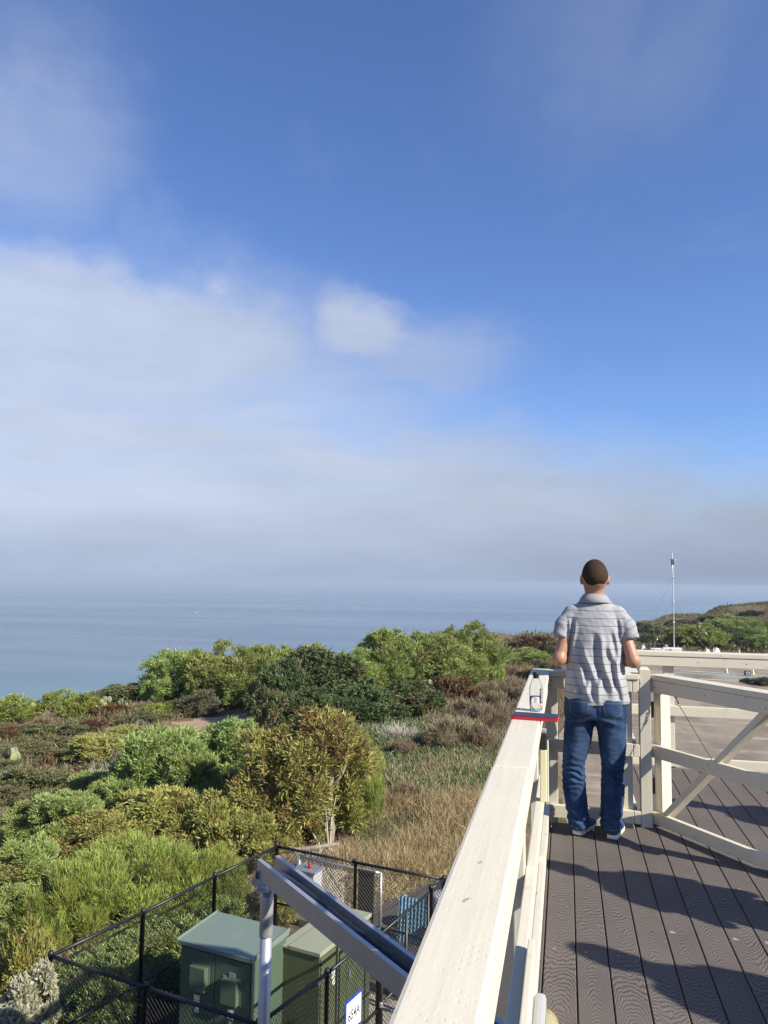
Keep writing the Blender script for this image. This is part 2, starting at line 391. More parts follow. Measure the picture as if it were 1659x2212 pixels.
# ------------------------------------------------------------------ paint and board materials
def cream_mat(name, incised=False, axis_='Y', col=(.63, .58, .458)):
    m, t, b = newmat(name); tc = t.node('ShaderNodeTexCoord'); o = tc.outputs['Object']
    sp = t.node('ShaderNodeSeparateXYZ'); t.l.new(o, sp.inputs[0])
    n1 = t.noise(o, 2.2, 5, .6); n2 = t.noise(o, 38, 5, .6)
    c = t.mix(n1, rgba([x*.90 for x in col]), rgba([min(.86, x*1.07) for x in col]))
    # long weather streaks along the grain
    st = {'X': (1.2, 34, 34), 'Y': (34, 1.2, 34), 'Z': (34, 34, 1.2)}[axis_]
    ns = t.noise(t.scalev(o, st), 1.0, 5, .6)
    c = t.mix(t.math('MULTIPLY', t.mapr(ns, .52, .8), .45), c, (.50, .44, .33, 1))
    blot = t.mapr(t.noise(o, 5.5, 6, .7), .60, .74)
    c = t.mix(t.math('MULTIPLY', blot, .45), c, (.40, .34, .25, 1))
    chip = t.mapr(t.noise(t.scalev(o, tuple(.35 if q < 5 else 1.0 for q in st)), 27.0, 3, .55, .3), .700, .725)
    c = t.mix(t.math('MULTIPLY', chip, .55), c, (.13, .095, .065, 1))
    h = t.math('MULTIPLY_ADD', ns, .55, t.math('MULTIPLY', n2, .25))
    if incised:
        u = t.math('DIVIDE', sp.outputs[1] if axis_ == 'Y' else sp.outputs[2], .030)
        a_ = t.math('ADD', t.math('DIVIDE', sp.outputs[0], .0125), t.math('DIVIDE', sp.outputs[2] if axis_ == 'Y' else sp.outputs[1], .0125))
        row = t.math('FLOOR', a_)
        u = t.math('ADD', u, t.math('MULTIPLY', t.math('MODULO', row, 3.0), .37))
        fu = t.math('FRACT', t.math('ADD', u, 200.0)); fv = t.math('FRACT', t.math('ADD', a_, 200.0))
        slit = t.math('MULTIPLY', t.mapr(t.math('ABSOLUTE', t.math('SUBTRACT', fu, .5)), .20, .13), t.mapr(t.math('ABSOLUTE', t.math('SUBTRACT', fv, .5)), .26, .10))
        slit = t.math('MULTIPLY', slit, t.mapr(t.noise(o, 21, 3), .42, .70))
        h = t.math('SUBTRACT', h, t.math('MULTIPLY', slit, .16))
        c = t.mix(t.math('MULTIPLY', slit, .16), c, (.47, .42, .33, 1))
    t.set(b.inputs['Base Color'], c); t.set(b.inputs['Roughness'], t.mapr(n2, .3, .7, .48, .68, False)); b.inputs['Specular IOR Level'].default_value = .35
    bp = t.node('ShaderNodeBump', ins={'Strength': .55, 'Distance': .004, 'Height': h}); t.l.new(bp.outputs[0], b.inputs['Normal'])
    return m
CREAM = {a: cream_mat('cream_paint_'+a, False, a) for a in 'XYZ'}
CINC = cream_mat('cream_incised_paint', True, 'Y'); CINCZ = cream_mat('cream_incised_post', True, 'Z', (.575, .535, .435))

def board_mat():
    m, t, b = newmat('composite_board'); tc = t.node('ShaderNodeTexCoord'); o = tc.outputs['Object']
    oi = t.node('ShaderNodeObjectInfo'); rnd = oi.outputs['Random']
    sp = t.node('ShaderNodeSeparateXYZ'); t.l.new(o, sp.inputs[0])
    yy = t.math('MULTIPLY_ADD', rnd, 23.0, sp.outputs[1])
    x = t.math('ADD', sp.outputs[0], t.math('MULTIPLY', t.math('SUBTRACT', t.noise(t.vec(0.0, yy, rnd), 1.9, 2), .5), .030))
    x2 = t.math('MULTIPLY', t.math('MULTIPLY', x, x), 216.0)
    A_ = t.math('ADD', t.math('MULTIPLY', t.math('SINE', t.math('MULTIPLY', yy, 2.05)), 8.0), 4.5)
    wob = t.math('MULTIPLY', t.noise(t.vec(t.math('MULTIPLY', sp.outputs[0], 26.0), t.math('MULTIPLY', yy, 6.0), rnd), 1.0, 3, .55), 3.4)
    f = t.math('ADD', t.math('ADD', t.math('MULTIPLY', x2, A_), t.math('MULTIPLY', yy, 30.0)), wob)
    s = t.math('SINE', t.math('MULTIPLY', f, 6.2832))
    ln = t.mapr(s, .0, .6)
    fine = t.noise(t.scalev(o, (900, 60, 1)), 1.0, 3, .6); big = t.noise(o, 3.0, 5, .6)
    c = t.mix(big, (.128, .111, .099, 1), (.182, .157, .141, 1))
    c = t.mix(t.math('MULTIPLY', rnd, .38), c, (.12, .10, .095, 1))
    c = t.mix(t.math('MULTIPLY', t.math('MULTIPLY', ln, t.mapr(t.noise(o, 2.0, 3), .3, .7, .5, 1.0)), .82), c, (.048, .040, .036, 1))
    c = t.mix(t.math('MULTIPLY', fine, .22), c, (.10, .085, .08, 1))
    sp_ = t.mapr(t.noise(o, 16.0, 2, .5), .735, .765); c = t.mix(t.math('MULTIPLY', sp_, .55), c, (.42, .40, .38, 1))
    t.set(b.inputs['Base Color'], c); b.inputs['Roughness'].default_value = .8; b.inputs['Specular IOR Level'].default_value = .15
    h = t.math('ADD', t.math('MULTIPLY', ln, -.8), t.math('MULTIPLY', fine, .4))
    bp = t.node('ShaderNodeBump', ins={'Strength': .6, 'Distance': .003, 'Height': h}); t.l.new(bp.outputs[0], b.inputs['Normal'])
    return m
BOARD = board_mat()
stucco = simple('building_stucco', (.50, .45, .36), .9, 0, .12, 1.5, .4, 70)
darkwood = simple('deck_joist_wood', (.035, .030, .028), .9)

# ------------------------------------------------------------------ building below and the deck
bld = thing('building', 'pale stucco building that carries the wooden deck', 'building', (2.5, 2, GZ))
box('wall', (-.14, -5, GZ-.3), (4.2, 5.72, -.20), stucco, bld, 0, (2.5, 2, GZ))
for x in (.62, 1.70): box('deck_post', (x, 7.5, GZ-.3), (x+.12, 7.62, -.17), stucco, bld, .006, (2.5, 2, GZ))
deck = link('deck', box_me('deck', 4.34, 9.2, .12, darkwood, 0), None, (2.03, .9, -.10)); tag(deck, 'grey brown composite deck on the building roof', 'deck', kind='structure')
deck.location = (2.03, 1.17, -.10)
# joist frame for the far part
fr = link('joist_frame', box_me('joist_frame', 1.30, 1.93, .12, darkwood, 0), deck); fr.location = (1.205-2.03, 6.745-1.17, 0)
PITCHB = .1425; WB = .1372
_bm_cache = {}
def board(x, y0, y1):
    L = round(y1-y0, 3); key = L
    if key not in _bm_cache: _bm_cache[key] = box_me('board', WB, L, .024, BOARD, .003)
    o = link('board', _bm_cache[key], deck, (x-2.03, (y0+y1)/2-1.17, -.012+.10)); return o
for k in range(-1, 30):
    x = -.1075 + PITCHB*(k+.5)
    y1 = 7.735 if   .53 < x < 1.86 else 5.76
    if k == -1:
        _bm_cache['edge'] = box_me('board', .036, 9.2, .024, BOARD, .003); link('board', _bm_cache['edge'], deck, (-.1285-2.03, 1.16-1.17, .088)); continue
    js = {3: 3.22, 5: 3.24, 8: 4.6, 10: 6.9, 12: 5.3}.get(k)
    if js: board(x, -3.4, js-.002); board(x, js+.002, y1)
    else: board(x, -3.4, y1)

# ------------------------------------------------------------------ railings
def seg(name, a, b, m, root, bev=.005): return box(name, a, b, m, root, bev, tuple(root.location), 2)
def screw(root, p, nrm=(0, -1, 0)):
    me = lathe_me('screw', [(.0, .0018), (.003, .0018), (.0045, 0), (.0045, -.002)], SCREW, 8)
    o = link('screw', me, root, tuple(np.array(p)-np.array(root.location))); o.rotation_euler = Vector(nrm).to_track_quat('Z', 'Y').to_euler()
SCREW = simple('rusty_screw', (.07, .05, .04), .6, .6)
lr = thing('railing', 'long cream timber railing along the left edge of the deck with a wide cap', 'railing', (-.18, 2.4, 0))
seg('cap_rail', (-.253, -1.6, 1.013), (-.122, 2.742, 1.051), CINC, lr, .009); seg('cap_rail', (-.250, 2.745, 1.014), (-.117, 5.788, 1.0515), CINC, lr, .008)
seg('top_board', (-.163, -1.6, .925), (-.1245, 5.80, 1.0115), CREAM['Y'], lr)
seg('outer_board', (-.249, -1.6, .925), (-.2055, 5.80, 1.0115), CREAM['Y'], lr)
seg('middle_board', (-.159, -1.6, .477), (-.121, 5.80, .566), CREAM['Y'], lr)
seg('bottom_board', (-.159, -1.6, .022), (-.122, 5.80, .108), CREAM['Y'], lr)
for y in (-1.2, .25, 1.62, 3.12, 4.62): seg('post', (-.204, y, -.25), (-.161, y+.09, 1.012), CINCZ, lr)
seg('splice_block', (-.119, 1.98, .472), (-.098, 2.50, .60), CREAM['Y'], lr, .004)

cr = thing('railing', 'short cream railing across the deck corner in front of the standing man', 'railing', (.17, 5.83, 0))
seg('cap_rail', (-.243, 5.79, 1.013), (.505, 5.925, 1.0525), CREAM['X'], cr, .007)
seg('top_board', (-.116, 5.80, .926), (.456, 5.84, 1.0115), CREAM['X'], cr); seg('middle_board', (-.117, 5.80, .478), (.456, 5.84, .566), CREAM['X'], cr); seg('bottom_board', (-.117, 5.80, .02), (.456, 5.84, .107), CREAM['X'], cr)
for z0, z1 in ((.924, 1.011), (.479, .563), (.019, .106)): seg('spacer_block', (.4585, 5.801, z0), (.5015, 5.84, z1), CREAM['X'], cr)
seg('post', (-.150, 5.8415, -.2), (-.062, 5.93, 1.012), CINCZ, cr); seg('post', (.366, 5.8415, -.2), (.456, 5.93, 1.012), CREAM['Z'], cr)
for x in (-.10, .40): 
    for z in (.95, .985): screw(cr, (x, 5.7995, z))
for x in (.06, .17, .40): screw(cr, (x, 5.7995, .52))
for x in (.36, .43): screw(cr, (x, 5.7995, .06))

sr = thing('railing', 'cream railing running back from the hinge post to the far railing', 'railing', (.46, 6.8, 0))
seg('cap_rail', (.388, 5.927, 1.0135), (.517, 7.735, 1.0515), CREAM['Y'], sr, .007)
for z0, z1 in ((.926, 1.012), (.478, .565), (.02, .107)): seg('board', (.452, 5.932, z0), (.490, 7.735, z1), CREAM['Y'], sr)
seg('post', (.362, 7.64, -.2), (.450, 7.73, 1.0125), CREAM['Z'], sr)

fr_ = thing('railing', 'sunlit cream railing along the far edge of the deck beyond the open gate', 'railing', (1.4, 7.82, 0))
seg('cap_rail', (.36, 7.738, 1.018), (1.93, 7.872, 1.063), CREAM['X'], fr_, .007)
for nm, z0, z1 in (('top_board', .928, 1.0165), ('middle_board', .470, .562), ('bottom_board', .008, .098)): seg(nm, (.36, 7.745, z0), (1.93, 7.784, z1), CREAM['X'], fr_)
for x in (.9, 1.83): seg('post', (x, 7.7855, -.2), (x+.09, 7.872, 1.0165), CREAM['Z'], fr_)
for x in (1.2, 1.62, 1.86): screw(fr_, (x, 7.7445, .97))

hp = thing('gate_post', 'tall cream hinge post with a chamfered top beside the open gate', 'post', (.543, 5.85, 0))
bm = bmesh.new(); bmesh.ops.create_cube(bm, size=1.0); bmesh.ops.scale(bm, vec=(.078, .088, 1.10), verts=bm.verts); bmesh.ops.translate(bm, vec=(0, 0, .55), verts=bm.verts)
te = [e for e in bm.edges if all(v.co.z > 1.0 for v in e.verts)]; bmesh.ops.bevel(bm, geom=te, offset=.016, segments=1, affect='EDGES')
ve = [e for e in bm.edges if abs(e.verts[0].co.z-e.verts[1].co.z) > .5]; bmesh.ops.bevel(bm, geom=ve, offset=.005, segments=2, affect='EDGES')
link('shaft', bm_mesh('shaft', bm, CINCZ), hp)

# the open gate, hinged on that post and swung towards the viewer
gate = thing('deck_gate', 'cream timber gate swung open with a diagonal brace and a thin cable', 'gate', (.578, 5.843, 0), math.atan2(-.805, .594))
def gb(name, lo, hi, m=CREAM['X'], bev=.005): return box(name, lo, hi, m, gate, bev, (0, 0, 0), 2)
gb('cap_rail', (0, -.001, 1.0125), (1.10, .131, 1.0515), CREAM['X'], .007)
gb('top_board', (.003, .003, .926), (1.09, .0405, 1.0115)); gb('middle_board', (0, .0025, .475), (1.09, .0405, .563)); gb('bottom_board', (.002, .003, .023), (1.09, .0405, .103))
gb('stile', (-.010, .042, .03), (.060, .130, 1.0115), CREAM['Z']); gb('stile', (1.01, .042, .03), (1.08, .130, 1.0115), CREAM['Z'])
link('brace', bar_me('brace', (.075, .063, .075), (.995, .063, .985), .040, .088, CREAM['X'], .004, up=(0, 1, 0)), gate)
gate.children[-1].data.transform(Matrix.Identity(4))
HINGE = simple('weathered_hinge', (.075, .06, .05), .6, .5, .4, 60)
for z in (.80, .27):
    h = gb('hinge', (-.0225, .012, z-.055), (-.011, .050, z+.055), HINGE, .001)
    link('hinge_pin', tube_me('hinge_pin', [(0, 0, -.058), (0, 0, .058)], .006, HINGE, 8), h, (-.004, -.020, 0))
latch = gb('hinge_leaf', (-.018, -.002, .985), (-.003, .004, 1.028), HINGE, .001)
CABLE = simple('steel_cable', (.05, .045, .04), .45, .8)
cb = link('cable', tube_me('cable', [(.205, .07, .865), (.30, .075, .753), (.40, .08, .635), (.50, .085, .52)], .0022, CABLE, 6), gate)
link('cable_loop', tube_me('cable_loop', [(.205, .07, .865), (.186, .068, .893), (.172, .066, .918), (.180, .066, .921), (.195, .067, .900), (.208, .07, .866)], .0022, CABLE, 6), cb)
link('ferrule', tube_me('ferrule', [(.199, .07, .875), (.213, .071, .857)], .0055, simple('ferrule_metal', (.35, .34, .32), .4, .8), 8), cb)
link('hook', tube_me('hook', [(.172, .060, .928), (.170, .064, .914), (.180, .066, .908), (.192, .067, .915), (.194, .066, .921)], .003, CABLE, 6), cb)
for x, z in ((.045, .965), (.50, .97), (.97, .96), (.47, .50), (.52, .535), (1.0, .53), (.40, .05)): 
    me = lathe_me('screw', [(.0, .0018), (.003, .0018), (.0045, 0), (.0045, -.002)], SCREW, 8)
    o = link('screw', me, gate, (x, .0025, z)); o.rotation_euler = (R(90), 0, 0)

# latch stake on the long railing
lb = thing('latch_stake', 'short pale yellow stake with a black capped latch on the long railing', 'latch', (-.117, 4.17, .566))
yel = simple('pale_yellow_paint', (.78, .70, .42), .6, 0, .06, 8); blk = simple('black_rubber', (.018, .018, .02), .55, 0, .2, 30)
link('stake', box_me('stake', .034, .045, .262, yel, .003), lb, (0, 0, .131)); k_ = link('latch_cap', box_me('latch_cap', .038, .052, .082, blk, .004), lb, (0, 0, .303))
link('latch_bolt', tube_me('latch_bolt', [(.018, -.01, .01), (.034, -.01, .01)], .010, blk, 10), k_); link('top_plate', box_me('top_plate', .03, .045, .02, simple('grey_plate', (.25, .24, .23), .6), .003), k_, (0, 0, .0512))
box('side_batten', (.0172, -.02, 0), (.026, .03, .315), CREAM['Z'], lb, .002)

# bulkhead light on the long railing
lamp = thing('deck_light', 'oval yellowed plastic bulkhead light low on the long railing', 'lamp', (-.097, 2.245, .40))
link('base', box_me('base', .034, .30, .20, simple('grey_lamp_base', (.36, .37, .37), .55), .012, 2), lamp, (.018, 0, 0))
def dome():
    v = []; f = []; n = 20; rings = 7
    for i in range(rings):
        a = i/(rings-1)*math.pi/2
        for k in range(n):
            th = 2*math.pi*k/n; c, s = math.cos(th), math.sin(th); sq = (abs(c)**4+abs(s)**4)**-.25
            q = max(.001, math.cos(a)**.55); v.append((math.sin(a)*.044, c*sq*.138*q, s*sq*.090*q))
    for i in range(rings-1):
        for k in range(n): f.append((i*n+k, i*n+(k+1) % n, (i+1)*n+(k+1) % n, (i+1)*n+k))
    f.append(tuple(range((rings-1)*n, rings*n)))
    m, t, b = newmat('yellowed_lens'); b.inputs['Base Color'].default_value = (.62, .56, .30, 1); b.inputs['Roughness'].default_value = .25; b.inputs['Transmission Weight'].default_value = .45; b.inputs['Subsurface Weight'].default_value = .2
    return mesh('lens', v, f, m, True)
lens = link('lens', dome(), lamp, (.0352, 0, 0))
for s in (-1, 1): link('lens_clip', box_me('lens_clip', .012, .02, .03, simple('lens_clip_plastic', (.55, .5, .32), .4), .003), lens, (.010, s*.128, 0))
# ------------------------------------------------------------------ implicit surfaces -> meshes
def surf_nets(fn, lo, hi, h):
    lo = np.array(lo, float); n = np.ceil((np.array(hi)-lo)/h).astype(int)+1
    ax = [lo[i]+h*np.arange(n[i]) for i in range(3)]
    X, Y, Z = np.meshgrid(*ax, indexing='ij')
    V = fn(X, Y, Z).astype(np.float32)
    ins = V < 0
    c = np.zeros(tuple(n-1), np.int8)
    offs = [(i, j, k) for i in (0, 1) for j in (0, 1) for k in (0, 1)]
    sl = lambda o: tuple(slice(o[a], n[a]-1+o[a]) for a in range(3))
    for o in offs: c += ins[sl(o)]
    act = (c > 0) & (c < 8); ii = np.argwhere(act); vid = -np.ones(act.shape, np.int32); vid[act] = np.arange(len(ii))
    acc = np.zeros((len(ii), 3)); cnt = np.zeros(len(ii))
    for a in offs:
        for ax_ in range(3):
            if a[ax_]: continue
            b = list(a); b[ax_] = 1
            va = V[ii[:, 0]+a[0], ii[:, 1]+a[1], ii[:, 2]+a[2]]; vb = V[ii[:, 0]+b[0], ii[:, 1]+b[1], ii[:, 2]+b[2]]
            x = (va < 0) != (vb < 0); tt = np.where(x, va/np.where(va == vb, 1, va-vb), 0)
            p = np.tile(np.array(a, float), (len(ii), 1)); p[:, ax_] += tt
            acc[x] += p[x]; cnt[x] += 1
    vert = lo + (ii + acc/cnt[:, None])*h
    F_ = []
    for ax_ in range(3):
        s0 = [slice(None)]*3; s1 = [slice(None)]*3; s0[ax_] = slice(0, n[ax_]-1); s1[ax_] = slice(1, n[ax_])
        a_, b_ = ins[tuple(s0)], ins[tuple(s1)]
        e = np.argwhere(a_ != b_); u, w = [(1, 2), (2, 0), (0, 1)][ax_]
        ok = (e[:, u] > 0) & (e[:, w] > 0) & (e[:, u] < n[u]-1) & (e[:, w] < n[w]-1); e = e[ok]
        fl = a_[e[:, 0], e[:, 1], e[:, 2]]
        q = []
        for du, dw in ((-1, -1), (0, -1), (0, 0), (-1, 0)):
            k = e.copy(); k[:, u] += du; k[:, w] += dw; q.append(vid[k[:, 0], k[:, 1], k[:, 2]])
        q = np.stack(q, 1); q[~fl] = q[~fl][:, ::-1]; F_.append(q)
    return vert, np.concatenate(F_)
def smin(a, b, k): h = np.clip(.5+.5*(b-a)/k, 0, 1); return b*(1-h)+a*h - k*h*(1-h)
def rcone(X, Y, Z, a, b, ra, rb, sq=None):
    """tapered capsule; sq=(sx,sy) squashes the cross-section about the axis start"""
    a = np.array(a, float); b = np.array(b, float); d = b-a; L2 = d @ d
    px, py, pz = X-a[0], Y-a[1], Z-a[2]
    t = np.clip((px*d[0]+py*d[1]+pz*d[2])/L2, 0, 1)
    qx, qy, qz = px-t*d[0], py-t*d[1], pz-t*d[2]
    if sq: qx = qx/sq[0]; qy = qy/sq[1]
    return np.sqrt(qx*qx+qy*qy+qz*qz) - (ra+(rb-ra)*t)
def ell(X, Y, Z, c, r):
    x, y, z = (X-c[0])/r[0], (Y-c[1])/r[1], (Z-c[2])/r[2]; k = np.sqrt(x*x+y*y+z*z); return (k-1)*min(r)
def column(X, Y, Z, prof, p=2.4):
    """stack of superelliptic sections: rows (z, cx, cy, half width, half depth)"""
    pr = np.array(prof); zz = pr[:, 0]
    cx = np.interp(Z, zz, pr[:, 1]); cy_ = np.interp(Z, zz, pr[:, 2]); a = np.interp(Z, zz, pr[:, 3]); b = np.interp(Z, zz, pr[:, 4])
    k = (np.abs((X-cx)/a)**p + np.abs((Y-cy_)/b)**p)**(1/p)
    return (k-1)*np.minimum(a, b)
def vnoise(X, Y, Z, seed, wl):
    r = np.random.RandomState(seed); s = 0
    for _ in range(5):
        k = r.normal(size=3); k = k/np.linalg.norm(k)*2*math.pi/wl*r.uniform(.7, 1.3); s = s+np.sin(k[0]*X+k[1]*Y+k[2]*Z+r.uniform(0, 6.28))
    return s/5

# the man's own frame: origin on the deck under him, x right, y away from the camera, z up
MX, MY = .192, 5.56
def arm_pts(s):
    sh = (.160*s+.006, -.005, 1.462); el = (.243*s+.006, -.075, 1.175); wr = (.120*s, .175, 1.135); return sh, el, wr
def hand_sdf(X, Y, Z, s):
    wr = np.array((.120*s, .175, 1.135)); pm = np.array((.085*s, .245, 1.15))
    d = rcone(X, Y, Z, wr, pm, .024, .030, (1.0, 1.0))
    base = [(.105*s, .262, 1.185), (.088*s, .277, 1.170), (.074*s, .282, 1.152), (.064*s, .276, 1.132)]
    ln = [.036, .041, .038, .030]
    for (b, l) in zip(base, ln):
        b = np.array(b); k1 = b+np.array((-.55*s, .55, .12))*l*1.1; k2 = k1+np.array((-.9*s, -.15, .05))*l*.8; k3 = k2+np.array((-.45*s, -.75, 0))*l*.65
        d = smin(d, rcone(X, Y, Z, pm, b, .020, .0105), .012)
        d = smin(d, np.minimum(rcone(X, Y, Z, b, k1, .0098, .009), np.minimum(rcone(X, Y, Z, k1, k2, .009, .0084), rcone(X, Y, Z, k2, k3, .0084, .0072))), .004)
    th0 = np.array((.090*s, .215, 1.172)); th1 = th0+np.array((-.030*s, .018, .028)); th2 = th1+np.array((-.030*s, .012, .008))
    d = smin(d, np.minimum(rcone(X, Y, Z, th0, th1, .0135, .0115), rcone(X, Y, Z, th1, th2, .0115, .0085)), .010)
    return d
def head_sdf(X, Y, Z):
    # bowed a little: turn the point about the neck
    a = R(-12); cy0, cz0 = .015, 1.63
    y = Y-cy0; z = Z-cz0; Yr = cy0+y*math.cos(a)-z*math.sin(a); Zr = cz0+y*math.sin(a)+z*math.cos(a); Xr = X-.008
    d = ell(Xr, Yr, Zr, (0, .025, 1.750), (.081, .103, .103))
    d = smin(d, ell(Xr, Yr, Zr, (0, .062, 1.69), (.060, .062, .078)), .05)                      # jaw and face
    d = smin(d, ell(Xr, Yr, Zr, (0, -.024, 1.738), (.076, .068, .072)), .04)
    nose = rcone(Xr, Yr, Zr, (0, .122, 1.735), (0, .140, 1.702), .009, .014); d = smin(d, nose, .012)
    d = smin(d, ell(Xr, Yr, Zr, (0, .112, 1.762), (.050, .012, .012)), .015)                    # brow
    for s in (-1, 1):
        d = np.maximum(d, -ell(Xr, Yr, Zr, (.031*s, .129, 1.742), (.017, .012, .011)))         # eye sockets
        d = np.minimum(d, ell(Xr, Yr, Zr, (.031*s, .112, 1.742), (.013, .013, .012)))
        ear = ell(Xr, Yr, Zr, (.089*s, .000, 1.720), (.013, .021, .034))
        ear = np.maximum(ear, -ell(Xr, Yr, Zr, (.101*s, .009, 1.723), (.008, .011, .020))); d = smin(d, ear, .008)
        d = smin(d, ell(Xr, Yr, Zr, (.0, .118, 1.672), (.026, .010, .006)), .008)               # lips
    d = np.maximum(d, -ell(Xr, Yr, Zr, (0, .131, 1.6715), (.024, .010, .0018)))
    return d, Xr, Yr, Zr
def skin_sdf(X, Y, Z):
    d, *_ = head_sdf(X, Y, Z)
    d = smin(d, rcone(X, Y, Z, (.004, .004, 1.54), (.006, .018, 1.70), .066, .062), .035)
    d = smin(d, column(X, Y, Z, [(.80, 0, 0, .13, .09), (.86, 0, 0, .145, .10), (1.0, 0, 0, .15, .10), (1.25, 0, .0, .155, .10), (1.42, 0, 0, .155, .085), (1.49, 0, 0, .10, .06), (1.56, 0, 0, .05, .05)]) + np.maximum(0, Z-1.57)*3 + np.maximum(0, .80-Z)*3, .03)
    for s in (-1, 1):
        sh, el, wr = arm_pts(s)
        d = smin(d, rcone(X, Y, Z, sh, el, .044, .0415), .03)
        d = smin(d, ell(X, Y, Z, (el[0], el[1]-.004, el[2]), (.040, .040, .042)), .02)
        d = smin(d, rcone(X, Y, Z, el, wr, .0425, .026), .02)
        d = smin(d, hand_sdf(X, Y, Z, s), .012)
    return d
SHIRT = [(.84, .008, -.005, .226, .150), (.90, .008, -.004, .222, .146), (1.0, .006, -.002, .205, .135), (1.12, .006, 0, .193, .127), (1.27, .006, 0, .192, .124), (1.38, .006, 0, .193, .118), (1.45, .006, .0, .188, .105), (1.51, .006, .005, .155, .085), (1.565, .006, .008, .105, .07), (1.60, .006, .012, .070, .066)]
FOLDS = [(.02, 1.36, .105, .96, .022, .016), (-.07, 1.27, .02, .93, .018, .011), (.10, 1.30, .16, .98, .018, .010), (-.12, 1.14, -.03, .92, .018, .012), (.135, 1.38, .15, 1.10, .014, .007), (-.135, 1.44, -.14, 1.24, .012, .008),
         (.06, 1.12, .02, .91, .016, .009), (-.02, 1.14, -.075, .92, .016, .009), (.13, 1.12, .185, .90, .018, .009), (-.165, 1.46, -.185, 1.25, .010, .006), (.16, 1.46, .175, 1.28, .010, .006)]
def shirt_sdf(X, Y, Z):
    d = column(X, Y, Z, SHIRT, 2.3)
    for s in (-1, 1):
        sh = (.150*s+.006, .0, 1.478); a1 = (.212*s+.006, -.030, 1.40); a2 = (.236*s+.006, -.055, 1.315)
        sl_ = smin(rcone(X, Y, Z, sh, a1, .062, .055), rcone(X, Y, Z, a1, a2, .055, .054), .02)
        n = np.array(a2)-np.array(a1); n = n/np.linalg.norm(n)
        sl_ = np.maximum(sl_, (X-a2[0])*n[0]+(Y-a2[1])*n[1]+(Z-a2[2])*n[2])
        d = smin(d, sl_, .022)
    # drape folds on the back: raised ridges with hollows beside them
    g = 0
    for x0, z0, x1, z1, w, am in FOLDS:
        L = math.hypot(x1-x0, z1-z0); ux, uz = (x1-x0)/L, (z1-z0)/L
        t = (X-x0)*ux+(Z-z0)*uz; q = (X-x0)*uz-(Z-z0)*ux + .010*np.sin(t*19+x0*40)
        fade = sstep(t, -.03, .08)*(1-sstep(t, L-.06, L+.06))
        g = g + 1.35*am*fade*(np.exp(-(q/w)**2) - .75*np.exp(-((q-1.7*w)/w)**2))
    back = 1-sstep(Y, -.02, .04)
    d = d - g*back - .0022*vnoise(X, Y, Z*.5, 4, .07) - .0016*vnoise(X, Y, Z, 5, .035)
    hem = .872 + .045*sstep(-X, .12, .23) + .02*sstep(X, .10, .22) + .006*np.sin(X*21)
    d = np.maximum(d, hem - Z); d = np.maximum(d, Z-1.595)
    return d
def hair_sdf(X, Y, Z):
    d, Xr, Yr, Zr = head_sdf(X, Y, Z)
    d = ell(Xr, Yr, Zr, (0, .024, 1.753), (.0855, .108, .106)); d = smin(d, ell(Xr, Yr, Zr, (0, -.026, 1.738), (.0805, .072, .074)), .04)
    line = 1.690 + 1.05*np.clip(Yr-.0, 0, 1) + .008*np.sin(Xr*60) + .030*sstep(np.abs(Xr), .055, .085)
    d = d + .0006*vnoise(X, Y, Z, 8, .016)
    line = line + .006*vnoise(X, Y, Z, 9, .012); d = d + .0065*(1-sstep(Zr-line, .0, .040)); d = np.maximum(d, line-Zr); d = np.maximum(d, Yr-.112+.35*np.clip(1.80-Zr, 0, 1)); return d
LEG = {-1: [(.875, -.092), (.62, -.118), (.45, -.148), (.30, -.142), (.10, -.118), (.045, -.118)], 1: [(.875, .098), (.62, .112), (.45, .112), (.30, .110), (.10, .094), (.045, .096)]}
def jeans_sdf(X, Y, Z):
    d = column(X, Y, Z, [(.76, .0, -.01, .168, .118), (.82, .0, -.015, .192, .132), (.90, .0, -.010, .186, .122), (1.0, .0, 0, .170, .108), (1.02, 0, 0, .168, .106)], 2.5)
    d = np.maximum(d, .775-Z)
    for s in (-1, 1):
        P = LEG[s]; yk = [-.005, .0, -.012, -.018, -.022, -.022]; rx = [.104, .093, .073, .078, .070, .067]; ry = [.120, .100, .082, .090, .088, .092]
        prof = [(P[i][0], P[i][1], yk[i], rx[i], ry[i]) for i in range(6)][::-1]
        lg = column(X, Y, Z, prof, 2.15); lg = np.maximum(lg, Z-.90)
        d = smin(d, lg, .035)
        # bunched creases at the back of the knee and over the shoe
        cx = np.interp(Z, [p[0] for p in P][::-1], [p[1] for p in P][::-1]); u = X-cx
        near = np.exp(-(u/.10)**2)
        w1 = np.exp(-((Z-.40)/.095)**2); w2 = np.exp(-((Z-.125)/.055)**2); w3 = np.exp(-((Z-.77)/.05)**2)
        ph = Z*150 + 3.0*np.sin(u*28+s) + 2.0*vnoise(X, Y, Z, 11+s, .09)*2
        d = d - near*w1*.0085*np.sin(ph) - near*w2*.0095*np.sin(Z*105+2.6*np.sin(u*30)+s*1.3) - near*w3*.0060*np.sin(Z*85+u*30*s)
    # seat: two buttocks and the seam between
    back = 1-sstep(Y, -.06, .0)
    d = d - back*.016*(np.exp(-((X-.085)/.06)**2)+np.exp(-((X+.085)/.06)**2))*np.exp(-((Z-.86)/.06)**2) + back*.006*np.exp(-(X/.008)**2)*sstep(Z, .78, .82)
    d = d - .0022*vnoise(X, Y, Z, 21, .06) - .0014*vnoise(X, Y, Z, 22, .025)
    cuff = np.where(X < 0, .048, .050)+.012*sstep(Y, -.02, .06)
    return np.maximum(d, cuff-Z)
